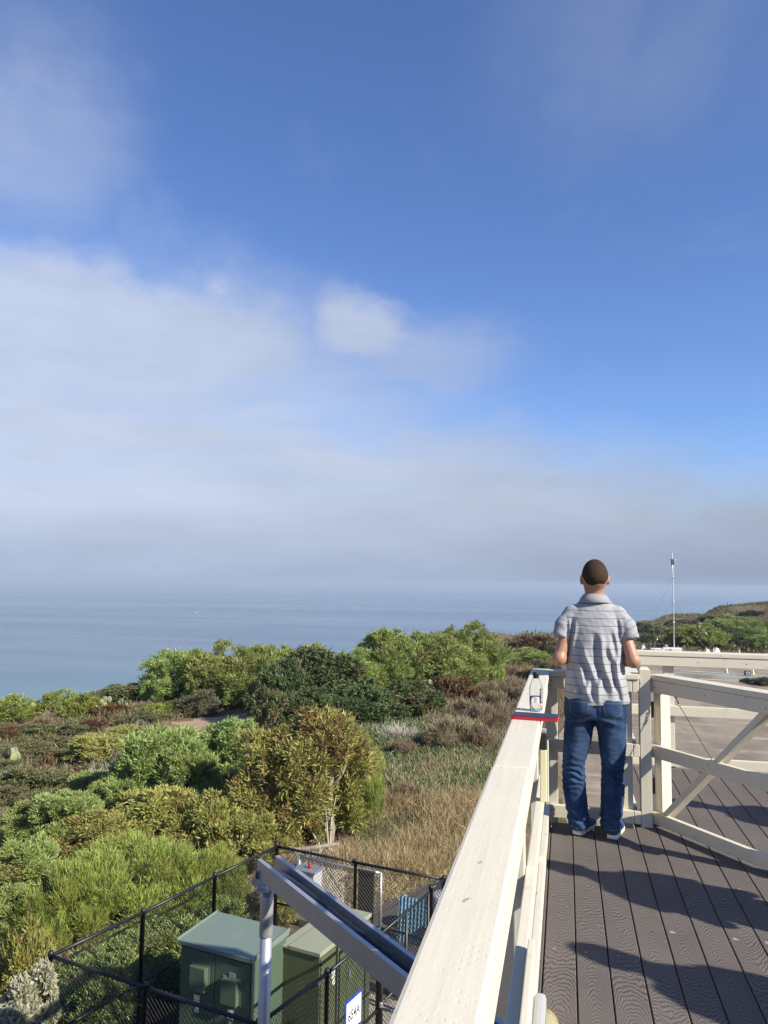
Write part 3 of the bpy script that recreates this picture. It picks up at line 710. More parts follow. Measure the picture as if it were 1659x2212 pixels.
def shoe_parts(sx, cx, cy_, yaw):
    """upper and sole of one running shoe, heel at (cx,cy)"""
    c, s = math.cos(yaw), math.sin(yaw)
    def loc(X, Y): u = X-cx; v = Y-cy_; return u*c-v*s*-1*-1, u*s+v*c
    def upper(X, Y, Z):
        u = (X-cx)*c - (Y-cy_)*s; v = (X-cx)*s + (Y-cy_)*c
        d = column(u, Z, v, [(-.03, 0, .05, .020, .020), (0.0, 0, .058, .037, .046), (.05, 0, .064, .040, .052), (.12, 0, .056, .042, .046), (.19, .0, .040, .046, .034), (.25, .0, .030, .040, .024), (.285, 0, .026, .020, .016)], 2.3)
        return np.maximum(np.maximum(d, .022-Z), np.maximum(-.034-v, v-.287))
    def sole(X, Y, Z):
        u = (X-cx)*c - (Y-cy_)*s; v = (X-cx)*s + (Y-cy_)*c
        w = np.interp(v, [-.035, -.02, .02, .08, .14, .20, .26, .295], [.012, .030, .039, .037, .040, .046, .040, .012])
        top = np.interp(v, [-.04, 0, .06, .14, .22, .29], [.040, .036, .030, .026, .026, .032]) + .003*np.sin(v*42)
        bot = np.interp(v, [-.04, -.01, .2, .29], [.014, .0015, .0015, .016])
        d = np.maximum(np.abs(u)-w, np.maximum(Z-top, bot-Z)); return np.maximum(d, np.maximum(-.036-v, v-.296))
    return upper, sole

def cloth(name, col, col2, rough=.85, stripes=False, weave=900):
    m, t, b = newmat(name); tc = t.node('ShaderNodeTexCoord'); o = tc.outputs['Object']
    n = t.noise(o, 9, 4, .6); f = t.noise(o, weave*.35, 2, .6)
    c = t.mix(t.mapr(n, .35, .65), rgba(col), rgba(col2)); c = t.mix(t.math('MULTIPLY', f, .25), c, rgba([x*.6 for x in col]))
    if stripes:
        a = t.node('ShaderNodeAttribute', attribute_name='stripe').outputs['Fac']
        fr_s = t.math('ABSOLUTE', t.math('SUBTRACT', t.math('FRACT', t.math('DIVIDE', a, .0505)), .5))
        c = t.mix(t.math('MULTIPLY', t.mapr(fr_s, .044, .024), .9), c, (.022, .024, .055, 1))
    t.set(b.inputs['Base Color'], c); b.inputs['Roughness'].default_value = rough; b.inputs['Specular IOR Level'].default_value = .15
    b.inputs['Sheen Weight'].default_value = .12
    bp = t.node('ShaderNodeBump', ins={'Strength': .35, 'Distance': .003, 'Height': t.math('ADD', t.noise(o, 45, 4, .6), t.math('MULTIPLY', f, .3))}); t.l.new(bp.outputs[0], b.inputs['Normal'])
    return m
def denim_mat():
    m, t, b = newmat('blue_denim'); tc = t.node('ShaderNodeTexCoord'); o = tc.outputs['Object']; sp = t.node('ShaderNodeSeparateXYZ'); t.l.new(o, sp.inputs[0])
    n = t.noise(t.scalev(o, (1, 1, .6)), 11, 5, .6); f = t.noise(t.scalev(o, (1, 1, .25)), 260, 2, .6)
    c = t.mix(t.mapr(n, .34, .66), (.014, .032, .080, 1), (.034, .068, .145, 1))
    worn = t.math('MULTIPLY', t.mapr(t.math('ABSOLUTE', t.math('SUBTRACT', t.math('ABSOLUTE', sp.outputs[0]), .11)), .06, .0), t.mapr(t.math('ABSOLUTE', t.math('SUBTRACT', sp.outputs[2], .64)), .20, .04))
    c = t.mix(t.math('MULTIPLY', worn, .45), c, (.075, .125, .21, 1))
    c = t.mix(t.math('MULTIPLY', f, .35), c, (.008, .018, .045, 1))
    t.set(b.inputs['Base Color'], c); b.inputs['Roughness'].default_value = .85; b.inputs['Specular IOR Level'].default_value = .15
    bp = t.node('ShaderNodeBump', ins={'Strength': .4, 'Distance': .003, 'Height': t.math('ADD', f, t.noise(o, 60, 3))}); t.l.new(bp.outputs[0], b.inputs['Normal'])
    return m
def skin_mat():
    m, t, b = newmat('tanned_skin'); tc = t.node('ShaderNodeTexCoord'); o = tc.outputs['Object']
    n = t.noise(o, 14, 5, .6); c = t.mix(n, (.31, .155, .095, 1), (.43, .235, .155, 1)); c = t.mix(t.math('MULTIPLY', t.mapr(t.noise(o, 130, 3), .5, .8), .3), c, (.25, .105, .065, 1))
    t.set(b.inputs['Base Color'], c); b.inputs['Roughness'].default_value = .5; b.inputs['Subsurface Weight'].default_value = .15; b.inputs['Subsurface Radius'].default_value = (.012, .005, .003)
    b.inputs['Subsurface Scale'].default_value = 1.0
    bp = t.node('ShaderNodeBump', ins={'Strength': .15, 'Distance': .002, 'Height': t.noise(o, 180, 3)}); t.l.new(bp.outputs[0], b.inputs['Normal'])
    return m
def hair_mat():
    m, t, b = newmat('short_dark_hair'); tc = t.node('ShaderNodeTexCoord'); o = tc.outputs['Object']
    n = t.noise(t.scalev(o, (1, 1, .22)), 300, 3, .7); n2 = t.noise(o, 22, 3); c = t.mix(t.math('MULTIPLY_ADD', n2, .6, t.math('MULTIPLY', n, .4)), (.010, .006, .0045, 1), (.070, .042, .025, 1)); t.set(b.inputs['Base Color'], c); b.inputs['Roughness'].default_value = .75; b.inputs['Specular IOR Level'].default_value = .15
    bp = t.node('ShaderNodeBump', ins={'Strength': .45, 'Distance': .0015, 'Height': n}); t.l.new(bp.outputs[0], b.inputs['Normal']); return m
MSHIRT = cloth('grey_striped_knit', (.31, .315, .33), (.37, .375, .39), .9, True); MSKIN = skin_mat(); MHAIR = hair_mat(); MDENIM = denim_mat()
MCOLLAR = cloth('grey_collar_knit', (.27, .275, .29), (.32, .325, .34)); MSTITCH = simple('denim_stitch', (.09, .12, .16), .9); MUP = cloth('blue_shoe_knit', (.018, .045, .12), (.04, .085, .18)); MSOLE = simple('white_rubber_sole', (.72, .69, .63), .55, 0, .08, 20, dirt=(.30, .26, .21, .4))
MHEEL = simple('shoe_heel_counter', (.03, .03, .035), .5)

man = thing('person', 'man seen from behind in a grey striped polo shirt and blue jeans, head bowed', 'person', (MX, MY, 0))
v, f = surf_nets(skin_sdf, (-.31, -.15, .78), (.32, .33, 1.87), .0062); body = link('body', mesh('body', v, f, MSKIN, True), man)
v, f = surf_nets(hair_sdf, (-.11, -.13, 1.62), (.12, .16, 1.88), .0045); link('hair', mesh('hair', v, f, MHAIR, True), man)
v, f = surf_nets(shirt_sdf, (-.34, -.22, .84), (.36, .20, 1.62), .0068); shm = mesh('shirt', v, f, MSHIRT, True)
sx_ = v[:, 0]-.006; arm = np.abs(sx_) > .196+.25*np.clip(v[:, 2]-1.47, 0, .06)*0
along = np.where(arm & (v[:, 2] > 1.27), (v[:, 2]*.90 - (np.abs(sx_)-.196)*.50 + .170), v[:, 2]) - .06*np.clip(np.abs(sx_)-.05, 0, 1)**1.6
attr(shm, 'stripe', along+5.0-.013); shirt = link('shirt', shm, man)
# polo collar: a turned-down band round the neck
cv = []; cf = []; nn = 40; prof_c = [(.074, 1.575), (.086, 1.562), (.100, 1.548), (.104, 1.552), (.093, 1.580), (.078, 1.603), (.071, 1.609), (.0665, 1.603), (.068, 1.582)]
for i, (rr_, zz_) in enumerate(prof_c):
    for k in range(nn):
        a = 2*math.pi*k/nn; fr_c = math.sin(a); cv.append((.006+rr_*1.0*math.cos(a)*1.05, .006+rr_*.92*fr_c, zz_ - .030*max(0, fr_c) + .005*(1-fr_c)))
for i in range(len(prof_c)):
    j = (i+1) % len(prof_c)
    for k in range(nn): cf.append((i*nn+k, i*nn+(k+1) % nn, j*nn+(k+1) % nn, j*nn+k))
link('collar', mesh('collar', cv, cf, MCOLLAR, True), shirt)
v, f = surf_nets(jeans_sdf, (-.25, -.19, .03), (.27, .17, 1.03), .0066); jeans = link('jeans', mesh('jeans', v, f, MDENIM, True), man)
def project_back(pts, off):
    """push points (x,z) onto the back of the jeans"""
    out = []
    for x, z in pts:
        ys = np.linspace(-.25, .05, 301); d = jeans_sdf(np.full(301, x), ys, np.full(301, z)); i = int(np.argmax(d < 0)); out.append((x, ys[i]-off, z))
    return out
def ribbon(name, line, w, m, parent, off=.0025):
    """flat seam along a polyline on the back of the jeans"""
    pts = []
    for (x0, z0), (x1, z1) in zip(line, line[1:]):
        n = max(2, int(math.hypot(x1-x0, z1-z0)/.012))
        for k in range(n): pts.append((x0+(x1-x0)*k/n, z0+(z1-z0)*k/n))
    pts.append(line[-1]); P = np.array(pts); T = np.gradient(P, axis=0); T /= np.linalg.norm(T, axis=1)[:, None]+1e-9; Nn = np.stack([-T[:, 1], T[:, 0]], 1)*w/2
    a = project_back(P+Nn, off); b_ = project_back(P-Nn, off); n = len(P)
    return link(name, mesh(name, a+b_, [(i, i+1, n+i+1, n+i) for i in range(n-1)], m, True), parent)
for s in (-1, 1):
    cx = .108*s
    out = [(cx-.058*s, .915), (cx-.052*s, .822), (cx, .792), (cx+.052*s, .822), (cx+.062*s, .912)]
    # pocket panel
    gv = []; nu, nv_ = 9, 9
    for j in range(nv_):
        q = j/(nv_-1)
        for i in range(nu):
            u = i/(nu-1)*2-1; w = .060-.008*q; zb = .822-.030*(1-abs(u)); gv.append((cx+u*w*s, .915+(zb-.915)*q))
    pk = link('pocket', mesh('pocket', project_back(gv, .004), [(j*nu+i, j*nu+i+1, (j+1)*nu+i+1, (j+1)*nu+i) for j in range(nv_-1) for i in range(nu-1)], MDENIM, True), jeans)
    ribbon('stitching', out, .0035, MSTITCH, pk, .0062)
    ribbon('stitching', [(cx-.060*s, .895), (cx+.061*s, .893)], .0035, MSTITCH, pk, .0062)
    P = LEG[s]
    ribbon('hem_stitch', [(P[5][1]-.05, .070), (P[5][1], .068), (P[5][1]+.05, .070)], .004, MSTITCH, jeans)
    up, so_ = shoe_parts(s, P[5][1]+.004*s, -.045 if s < 0 else -.075, R(22 if s < 0 else 13))
    lo = (P[5][1]-.12, -.14, -.01); hi = (P[5][1]+.24, .30, .14)
    v, f = surf_nets(so_, lo, hi, .0052); shoe = link('shoe', mesh('shoe', v, f, MSOLE, True), man)
    v, f = surf_nets(up, lo, hi, .006); link('upper', mesh('upper', v, f, MUP, True), shoe)
    cxh, cyh, yw = P[5][1]+.004*s, -.045 if s < 0 else -.075, R(22 if s < 0 else 13)
    hv = []
    for i in range(9):
        a = math.pi*(1.0+i/8); r1 = .040
        for zz_ in (.040, .070): 
            u, w = math.cos(a)*r1, math.sin(a)*.036-.002; hv.append((cxh+u*math.cos(yw)+w*math.sin(yw), cyh-u*math.sin(yw)+w*math.cos(yw), zz_))
    link('heel_counter', mesh('heel_counter', hv, [(2*i, 2*i+2, 2*i+3, 2*i+1) for i in range(8)], MHEEL, True), shoe)
ribbon('seat_seam', [(0, .93), (0, .80)], .004, MSTITCH, jeans, .003)

# two companions standing out of frame on the right; their shadows cross the deck
def companion(loc, rz, label, cols, sc):
    c = copy_tree(man); c.location = loc; c.rotation_euler = (0, 0, rz); c.scale = (sc, sc, sc); c['label'] = label
    for o in c.children:
        k = o.name.split('.')[0]
        mm = cols.get(k)
        for q in [o]+list(o.children):
            if mm is not None and q.name.split('.')[0] in ('shirt', 'jeans', 'collar', 'pocket'):
                q.material_slots[0].link = 'OBJECT'; q.material_slots[0].material = mm
    return c

companion((2.42, 3.88, 0), R(66), 'person in a navy shirt standing on the right of the deck, farther from the camera', {'shirt': cloth('navy_knit', (.03, .035, .06), (.04, .045, .075)), 'jeans': cloth('khaki_twill', (.22, .18, .12), (.26, .21, .15))}, .985)
companion((2.56, 2.83, 0), R(48), 'person in a maroon shirt standing on the right of the deck, nearer the camera', {'shirt': cloth('maroon_knit', (.12, .025, .03), (.15, .035, .04)), 'jeans': cloth('grey_twill', (.10, .10, .105), (.13, .13, .135))}, .96)
companion((3.35, 5.56, 0), R(-112), 'person in a green shirt standing behind the open gate', {'shirt': cloth('green_knit', (.04, .10, .05), (.05, .12, .06)), 'jeans': cloth('black_twill', (.02, .02, .022), (.03, .03, .032))}, .97)
# ------------------------------------------------------------------ chain-link fence round the yard
FB, FT = GZ+.02, -3.2
BLK = simple('black_vinyl', (.012, .012, .013), .45, 0, .3, 20); BLKW = simple('black_wire', (.013, .013, .014), .5)
GALV = simple('galvanised_steel', (.44, .455, .48), .42, .65, .18, 7.0, .1, 60)
def chain_mesh(name, a, b, z0, z1, m, pitch=.072, w=.0048):
    """diamond wire mesh between two posts: thin straight wires in both slants"""
    a = np.array(a, float); b = np.array(b, float); L = np.linalg.norm(b-a); d = (b-a)/L; nrm = np.array([-d[1], d[0]])
    H_ = z1-z0; v = []; f = []
    for s in (1, -1):
        k0 = -H_ if s > 0 else 0; c = np.arange(k0, L+(0 if s > 0 else H_), pitch)
        for c0 in c:
            # line u = c0 + s*h, h in [0,H]
            h0, h1 = 0.0, H_
            if s > 0: h0 = max(h0, -c0); h1 = min(h1, L-c0)
            else: h0 = max(h0, c0-L); h1 = min(h1, c0)
            if h1-h0 < .01: continue
            p = np.array([a[0]+d[0]*(c0+s*h0), a[1]+d[1]*(c0+s*h0), z0+h0]); q = np.array([a[0]+d[0]*(c0+s*h1), a[1]+d[1]*(c0+s*h1), z0+h1])
            off = np.array([nrm[0], nrm[1], 0])*.0022*s
            sd = np.array([d[0]*.7071, d[1]*.7071, -.7071*s])*w/2; o2 = np.array([nrm[0], nrm[1], 0])*w/2
            i = len(v)
            for e in (p, q):
                for x in (sd+off, o2*1.7-sd*.5+off, -o2*1.7-sd*.5+off): v.append(e+x)
            f += [(i, i+1, i+4, i+3), (i+1, i+2, i+5, i+4), (i+2, i, i+3, i+5)]
    return mesh(name, v, f, m)
def twists(name, a, b, z, m, pitch=.072, up=.035):
    """the cut wire ends standing up along the top rail"""
    a = np.array(a, float); b = np.array(b, float); L = np.linalg.norm(b-a); d = (b-a)/L; v = []; f = []
    for c0 in np.arange(pitch/2, L, pitch):
        p = np.array([a[0]+d[0]*c0, a[1]+d[1]*c0, z]); i = len(v)
        for s in (-1, 1):
            j = len(v); tip = p+np.array([d[0]*s*.012, d[1]*s*.012, up*(1+.25*math.sin(c0*37+s))])
            v += [p+np.array([.003, 0, 0]), p+np.array([-.003, .002, 0]), p+np.array([0, -.003, 0]), tip]; f += [(j, j+1, j+3), (j+1, j+2, j+3), (j+2, j, j+3)]
    return mesh(name, v, f, m)
def post_me(name, h, r, m): return lathe_me(name, [(r, 0), (r, h), (r*1.18, h), (r*1.18, h+.03), (r*.8, h+.055), (0.0001, h+.06)], m, 12)
def fence_run(pts, label, m=BLK, mw=BLKW, z0=FB, z1=FT, posts=True, rail=.024, pr=.03, skip_first=False, mid=None, name='chain_link_fence', group=None, rad=None):
    c = np.mean(np.array(pts), 0); root = thing(name, label, 'fence', (c[0], c[1], z0), group=group)
    P_ = [np.array(p)-c for p in pts]; H_ = z1-z0
    me = post_me('fence_post', H_, pr, m)
    for i, p in enumerate(P_):
        if i == 0 and skip_first: continue
        if posts: link('fence_post', me, root, (p[0], p[1], -.02))
    for a, b in zip(P_, P_[1:]):
        link('top_rail', tube_me('top_rail', [(a[0], a[1], H_-.03), (b[0], b[1], H_-.03)], rail, m, 10), root)
        w = link('wire_mesh', chain_mesh('wire_mesh', a, b, .03, H_-.02, mw), root); w['kind'] = 'stuff'
        t_ = link('wire_ends', twists('wire_ends', a, b, H_-.01, mw), root); t_['kind'] = 'stuff'
    if mid is not None:
        for a, b in zip(P_, P_[1:]): link('brace_rail', tube_me('brace_rail', [(a[0], a[1], mid), (b[0], b[1], mid)], .019, m, 8), root)
    return root
c0 = (-6.56, 9.23); c1 = (-5.24, 13.91); c2 = (-2.0, 13.15); c3 = (-3.35, 8.46)
fence_run([c0, (-6.1, 10.71), (-5.70, 12.27), c1], 'black chain-link fence run on the shrub side of the yard', pr=.034, mid=1.05)
fence_run([c1, (-3.62, 13.51), c2], 'black chain-link fence run at the far end of the yard by the dry grass', skip_first=True, mid=1.05)
fence_run([c0, (-4.95, 8.835), c3], 'black chain-link fence run in front of the green cabinets, nearest the deck', skip_first=True)
fence_run([c3, (-2.95, 9.72), (-2.60, 11.02)], 'black chain-link fence run carrying the numbered sign', skip_first=True, mid=1.0)
fence_run([(-2.14, 12.70), c2], 'short black chain-link panel between the yard gate and the far corner', pr=.034)
# the gate in the fence
gt = thing('yard_gate', 'black chain-link yard gate with paired posts', 'gate', (-2.36, 11.87, FB))
ga = np.array([-2.565, 11.09])-np.array([-2.36, 11.87]); gb_ = np.array([-2.17, 12.62])-np.array([-2.36, 11.87]); H_ = FT-FB-.05
for p in (ga, gb_, (ga+gb_)/2): link('gate_stile', tube_me('gate_stile', [(p[0], p[1], .05), (p[0], p[1], H_)], .026, BLK, 10), gt)
for z in (.08, 1.05, H_-.02): link('gate_rail', tube_me('gate_rail', [(ga[0], ga[1], z), (gb_[0], gb_[1], z)], .022, BLK, 10), gt)
w = link('wire_mesh', chain_mesh('wire_mesh', ga, gb_, .08, H_-.02, BLKW), gt); w['kind'] = 'stuff'
for z in (.5, 1.3): link('gate_hinge', box_me('gate_hinge', .06, .08, .05, GALV, .006), gt, (gb_[0], gb_[1], z))
link('gate_latch', box_me('gate_latch', .05, .09, .07, GALV, .006), gt, (ga[0], ga[1], 1.05))

# numbered sign hung on the fence
def text_mesh(name, s, size, m, sx=1.0):
    cu = bpy.data.curves.new(name, 'FONT'); cu.body = s; cu.size = size; cu.align_x = 'CENTER'; cu.align_y = 'CENTER'; cu.extrude = .0005; cu.offset = size*.012
    o = bpy.data.objects.new(name, cu); COL.objects.link(o); dg = bpy.context.evaluated_depsgraph_get(); me = bpy.data.meshes.new_from_object(o.evaluated_get(dg)); me.name = name
    bpy.data.objects.remove(o, do_unlink=True); bpy.data.curves.remove(cu); me.materials.clear(); me.materials.append(m)
    if sx != 1.0: me.transform(Matrix.Diagonal((sx, 1, 1, 1)))
    return me
WHITE = simple('white_sign', (.74, .74, .72), .5, 0, .05, 9); BLUE = simple('blue_sign_edge', (.012, .05, .50), .45); INK = simple('sign_ink', (.02, .02, .03), .6)
sd_ = np.array([.26, .966]); sn_ = np.array([.966, -.26]); sg = np.array([-2.95, 9.72])+sd_*.62+sn_*.034
sign = thing('number_sign', 'white rectangular sign reading 654A with a blue border on the black fence', 'sign', (sg[0], sg[1], -3.975), math.atan2(sd_[1], sd_[0]))
link('panel', box_me('panel', .44, .008, .43, BLUE, .002), sign); link('white_face', box_me('white_face', .375, .003, .365, WHITE, .0), sign, (0, -.0056, 0))
tx = link('lettering', text_mesh('lettering', '654A', .175, INK, .80), sign, (0, -.0077, 0)); tx.rotation_euler = (R(90), 0, 0)

# ------------------------------------------------------------------ green cabinets
def green(name, c): return simple(name, c, .42, 0, .07, 2.0, .05, 40, dirt=(c[0]*1.5, c[1]*1.35, c[2]*1.3, .25))
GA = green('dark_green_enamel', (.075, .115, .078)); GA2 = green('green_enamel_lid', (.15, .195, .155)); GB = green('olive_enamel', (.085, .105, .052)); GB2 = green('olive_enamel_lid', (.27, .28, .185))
STK = simple('white_sticker', (.78, .78, .74), .5, 0, .05, 30); REDI = simple('red_ink', (.55, .08, .02), .6); YINK = simple('yellow_ink', (.60, .45, .08), .6)
def sticker(parent, loc, rz, kind, sc=1.0):
    """warning label: panel, header band, two lines of print; faces local -y"""
    w, h = .085*sc, .105*sc
    p = link('warning_label', box_me('warning_label', w, .002, h, STK, 0), parent, loc, (0, 0, rz))
    if kind == 'danger':
        hd = lathe_me('header', [(.0001, .0006), (.030*sc, .0006), (.034*sc, 0)], INK, 20); hd.transform(Matrix.Diagonal((1.05, .42, 1, 1))); o = link('header', hd, p, (0, -.0012, .030*sc)); o.rotation_euler = (R(90), 0, 0)
        hd2 = lathe_me('header', [(.0001, .0006), (.026*sc, .0006), (.028*sc, 0)], STK, 20); hd2.transform(Matrix.Diagonal((1.05, .36, 1, 1))); o = link('header', hd2, p, (0, -.0020, .030*sc)); o.rotation_euler = (R(90), 0, 0)
        for i, s in enumerate(('HIGH VOLTAGE', 'KEEP OUT')):
            o = link('lettering', text_mesh('lettering', s, .0165*sc, INK, .74), p, (0, -.0016, -.005*sc-.022*sc*i)); o.rotation_euler = (R(90), 0, 0)
    else:
        link('header', box_me('header', w*.92, .001, h*.16, REDI if kind == 'red' else YINK, 0), p, (0, -.0015, h*.36))
    return p
cab = thing('utility_cabinet', 'dark green two-door electrical cabinet with two vent boxes and a sloping lid', 'cabinet', (-4.69, 10.82, GZ+.02), R(-12.5))
CW, CD, CH = 1.24, .83, 1.84       # x across the doors, y depth; doors face local -y
def cbx(nm, lo, hi, m, par=cab, bev=.006): return box(nm, lo, hi, m, par, bev, (0, 0, 0), 1)
cbx('body', (-CW/2, -CD/2, .06), (CW/2, CD/2, CH-.06), GA); cbx('plinth', (-CW/2-.03, -CD/2-.03, 0), (CW/2+.03, CD/2+.03, .058), conc)
# lid: shallow slope to the front with raised edges
lv = [(-.645, -.465, CH-.058), (.645, -.465, CH-.058), (.645, .445, CH-.03), (-.645, .445, CH-.03), (-.645, -.465, CH-.005), (.645, -.465, CH-.005), (.645, .445, CH+.05), (-.645, .445, CH+.05)]
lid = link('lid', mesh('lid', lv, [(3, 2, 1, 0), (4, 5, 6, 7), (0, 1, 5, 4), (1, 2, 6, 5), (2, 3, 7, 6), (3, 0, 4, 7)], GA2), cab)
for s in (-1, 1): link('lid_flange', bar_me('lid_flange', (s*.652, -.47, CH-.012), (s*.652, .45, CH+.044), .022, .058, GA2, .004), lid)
for s in (-1, 1):
    d_ = cbx('door', (min(.006*s, s*.60), -CD/2-.022, .09), (max(.006*s, s*.60), -CD/2-.001, CH-.09), GA)
    vz = 1.42 if s < 0 else 1.36
    vb = box('vent_box', (-.155+(.27*s+.05), -.10, vz-.16-.93), (.155+(.27*s+.05)-.04, -.0112, vz+.16-.93), GA, d_, .012, (.303*s, 0, 0), 2)
    link('vent_flange', box_me('vent_flange', .31, .006, .35, GA2, .002), vb, (0, .0415, 0))
    sticker(d_, (-.01*s, -.0125, vz-.315-.93), 0, 'danger', 1.15); sticker(d_, (-.01*s+.005, -.0125, vz-.44-.93), 0, 'yellow', .85)
    if s > 0:
        link('door_lock', box_me('door_lock', .10, .012, .065, GALV, .004), d_, (.0, -.017, .63)); sticker(d_, (.0, -.0125, vz-.545-.93), 0, 'plain', .8)
sticker(cab, (CW/2+.0015, -.10, 1.10), R(90), 'danger', 1.15); sticker(cab, (CW/2+.0015, -.085, .97), R(90), 'yellow', .85)
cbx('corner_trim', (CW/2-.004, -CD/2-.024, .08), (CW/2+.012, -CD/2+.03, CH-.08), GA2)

cab2 = thing('utility_cabinet', 'olive green electrical cabinet with a pale stepped lid and latch handle', 'cabinet', (-3.56, 11.68, GZ+.02), R(-14))
W2, D2, H2_ = .68, 1.50, 1.70
def c2b(nm, lo, hi, m, par=cab2, bev=.006): return box(nm, lo, hi, m, par, bev, (0, 0, 0), 1)
c2b('body', (-W2/2, -D2/2, .05), (W2/2, D2/2, H2_-.03), GB); c2b('plinth', (-W2/2-.03, -D2/2-.03, 0), (W2/2+.03, D2/2+.03, .048), conc)
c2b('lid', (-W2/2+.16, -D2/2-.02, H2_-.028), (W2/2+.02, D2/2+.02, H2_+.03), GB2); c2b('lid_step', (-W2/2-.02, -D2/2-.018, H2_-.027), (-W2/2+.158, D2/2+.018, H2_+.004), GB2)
for s in (-1, 1):
    d_ = c2b('door', (W2/2+.001, min(.006*s, s*.73), .09), (W2/2+.020, max(.006*s, s*.73), H2_-.06), GB)
    if s < 0:
        sticker(d_, (.0112, -.03, .45), R(90), 'danger', 1.1); sticker(d_, (.0112, -.02, .33), R(90), 'yellow', .8)
    else:
        sticker(d_, (.0112, -.06, .45), R(90), 'red', 1.0); link('door_handle', box_me('door_handle', .03, .035, .12, GALV, .006), d_, (.022, -.31, .24))
for z in (.45, 1.35): link('door_hinge', box_me('door_hinge', .03, .035, .09, GALV, .004), cab2, (W2/2+.006, -D2/2-.014, z))

# ------------------------------------------------------------------ cable bridge: steel post and two channels running to the building
A0 = np.array([-3.30, 8.24]); dv = np.array([.711, -.703]); nv = np.array([.703, .711])
br = thing('cable_bridge', 'galvanised steel cable bridge with twin channels and black conduit on a round post', 'cable bridge', (A0[0]-.02, A0[1]+.08, GZ))
base = np.array([br.location[0], br.location[1]])
def chan(off):
    """C-section channel"""
    bm_ = bmesh.new(); prof = [(-.004, -.10), (.045, -.10), (.045, -.092), (.004, -.092), (.004, .092), (.045, .092), (.045, .10), (-.004, .10)]
    rings = []
    for t_ in (-.06, 4.6):
        p = A0+dv*t_+nv*off-base; rings.append([bm_.verts.new((p[0]+nv[0]*u, p[1]+nv[1]*u, -1.50-GZ+w)) for u, w in prof])
    n = len(prof)
    for i in range(n): bm_.faces.new((rings[0][i], rings[0][(i+1) % n], rings[1][(i+1) % n], rings[1][i]))
    bm_.faces.new(rings[0][::-1]); bm_.faces.new(rings[1]); bmesh.ops.recalc_face_normals(bm_, faces=bm_.faces)
    return bm_mesh('channel', bm_, GALV)
link('channel', chan(.0), br); link('channel', chan(.215), br)
pc = A0+dv*.03+nv*.085-base
link('post', lathe_me('post', [(.066, 0), (.066, 3.62)], GALV, 20), br, (pc[0], pc[1], 0))
for z in (1.9, 3.1): link('post_collar', lathe_me('post_collar', [(.071, 0), (.0735, .01), (.0735, .10 if z < 3 else .42), (.071, .11 if z < 3 else .43)], GALV, 20), br, (pc[0], pc[1], z))
link('saddle', box_me('saddle', .16, .34, .012, GALV, .003), br, (pc[0], pc[1], 3.63))
link('end_plate', box_me('end_plate', .012, .16, .17, GALV, .004), br, (pc[0]-.12, pc[1]+.02, 3.70)); link('end_angle', box_me('end_angle', .16, .012, .07, GALV, .003), br, (pc[0]-.07, pc[1]-.07, 3.68))
for i in range(19):
    t_ = .18+i*.235; a = A0+dv*t_+nv*.004-base; b_ = A0+dv*t_+nv*.211-base
    link('rung', bar_me('rung', (a[0], a[1], -1.545-GZ), (b_[0], b_[1], -1.545-GZ), .026, .022, GALV, .003), br)
CON = simple('black_conduit', (.010, .012, .022), .28, 0, .2, 6)
q = [A0+dv*t_+nv*.125-base for t_ in (.10, .16, .26, .6, 4.6)]; zz = [-1.66, -1.53, -1.485, -1.478, -1.478]
link('conduit', tube_me('conduit', [(p[0], p[1], z-GZ) for p, z in zip(q, zz)], .050, CON, 14), br)
q = [A0+dv*t_+nv*.055-base for t_ in (.22, .3, .6, 4.6)]
link('conduit', tube_me('conduit', [(p[0], p[1], z-GZ) for p, z in zip(q, (-1.60, -1.52, -1.515, -1.515))], .018, CON, 10), br)

# ------------------------------------------------------------------ things beyond the far fence
gp = thing('galvanised_frame', 'low galvanised pipe frame with wire mesh behind the far fence', 'fence', (-4.35, 15.4, GZ))
fa, fb = np.array([-1.15, .55]), np.array([.72, .12])
link('frame_rail', tube_me('frame_rail', [(fa[0], fa[1], 1.18), (fb[0], fb[1], 1.18)], .026, GALV, 10), gp)
for p in (fa, fb): link('frame_post', tube_me('frame_post', [(p[0], p[1], 0), (p[0], p[1], 1.2)], .03, GALV, 10), gp)
w = link('wire_mesh', chain_mesh('wire_mesh', fa, fb, .05, 1.18, GALV), gp); w['kind'] = 'stuff'
mb = thing('meter_cabinet', 'grey white meter box with a red lamp on top behind the far fence', 'box', (-5.15, 15.55, GZ), R(-14))
link('housing', box_me('housing', .44, .32, .95, simple('off_white_enamel', (.40, .41, .41), .5, 0, .1, 5), .012), mb, (0, 0, .62)); link('top_lip', box_me('top_lip', .54, .40, .035, GALV, .006), mb, (0, 0, 1.114))
link('red_lamp', lathe_me('red_lamp', [(.035, 0), (.035, .07), (.028, .10), (.0001, .108)], simple('red_lens', (.42, .012, .02), .25), 14), mb, (.02, 0, 1.132)); link('stand', box_me('stand', .30, .20, .16, GALV, .01), mb, (0, 0, .08))
db = thing('dark_panel', 'upright dark brown board on a post beside the asphalt drive', 'board', (-3.93, 15.55, GZ), R(-14))
link('board_face', box_me('board_face', .36, .05, 1.12, simple('dark_brown_board', (.030, .026, .016), .8, 0, .3, 9), .006), db, (0, 0, .60)); link('cap_strip', box_me('cap_strip', .40, .09, .04, simple('dark_cap', (.02, .02, .02), .7), .006), db, (0, 0, 1.182)); link('foot', box_me('foot', .20, .20, .06, conc, .01), db, (0, 0, .03))
bp_ = thing('blue_sheet', 'light blue ribbed sheet leaning upright outside the yard gate', 'panel', (-2.95, 15.35, GZ), R(-8))
bv = []; n = 33
for i in range(n):
    x = -.29+.58*i/(n-1); y = .012*math.sin(i*math.pi/2)
    for z, o_ in ((0, -.06), (.82, .06)): bv.append((x, y+o_, z))
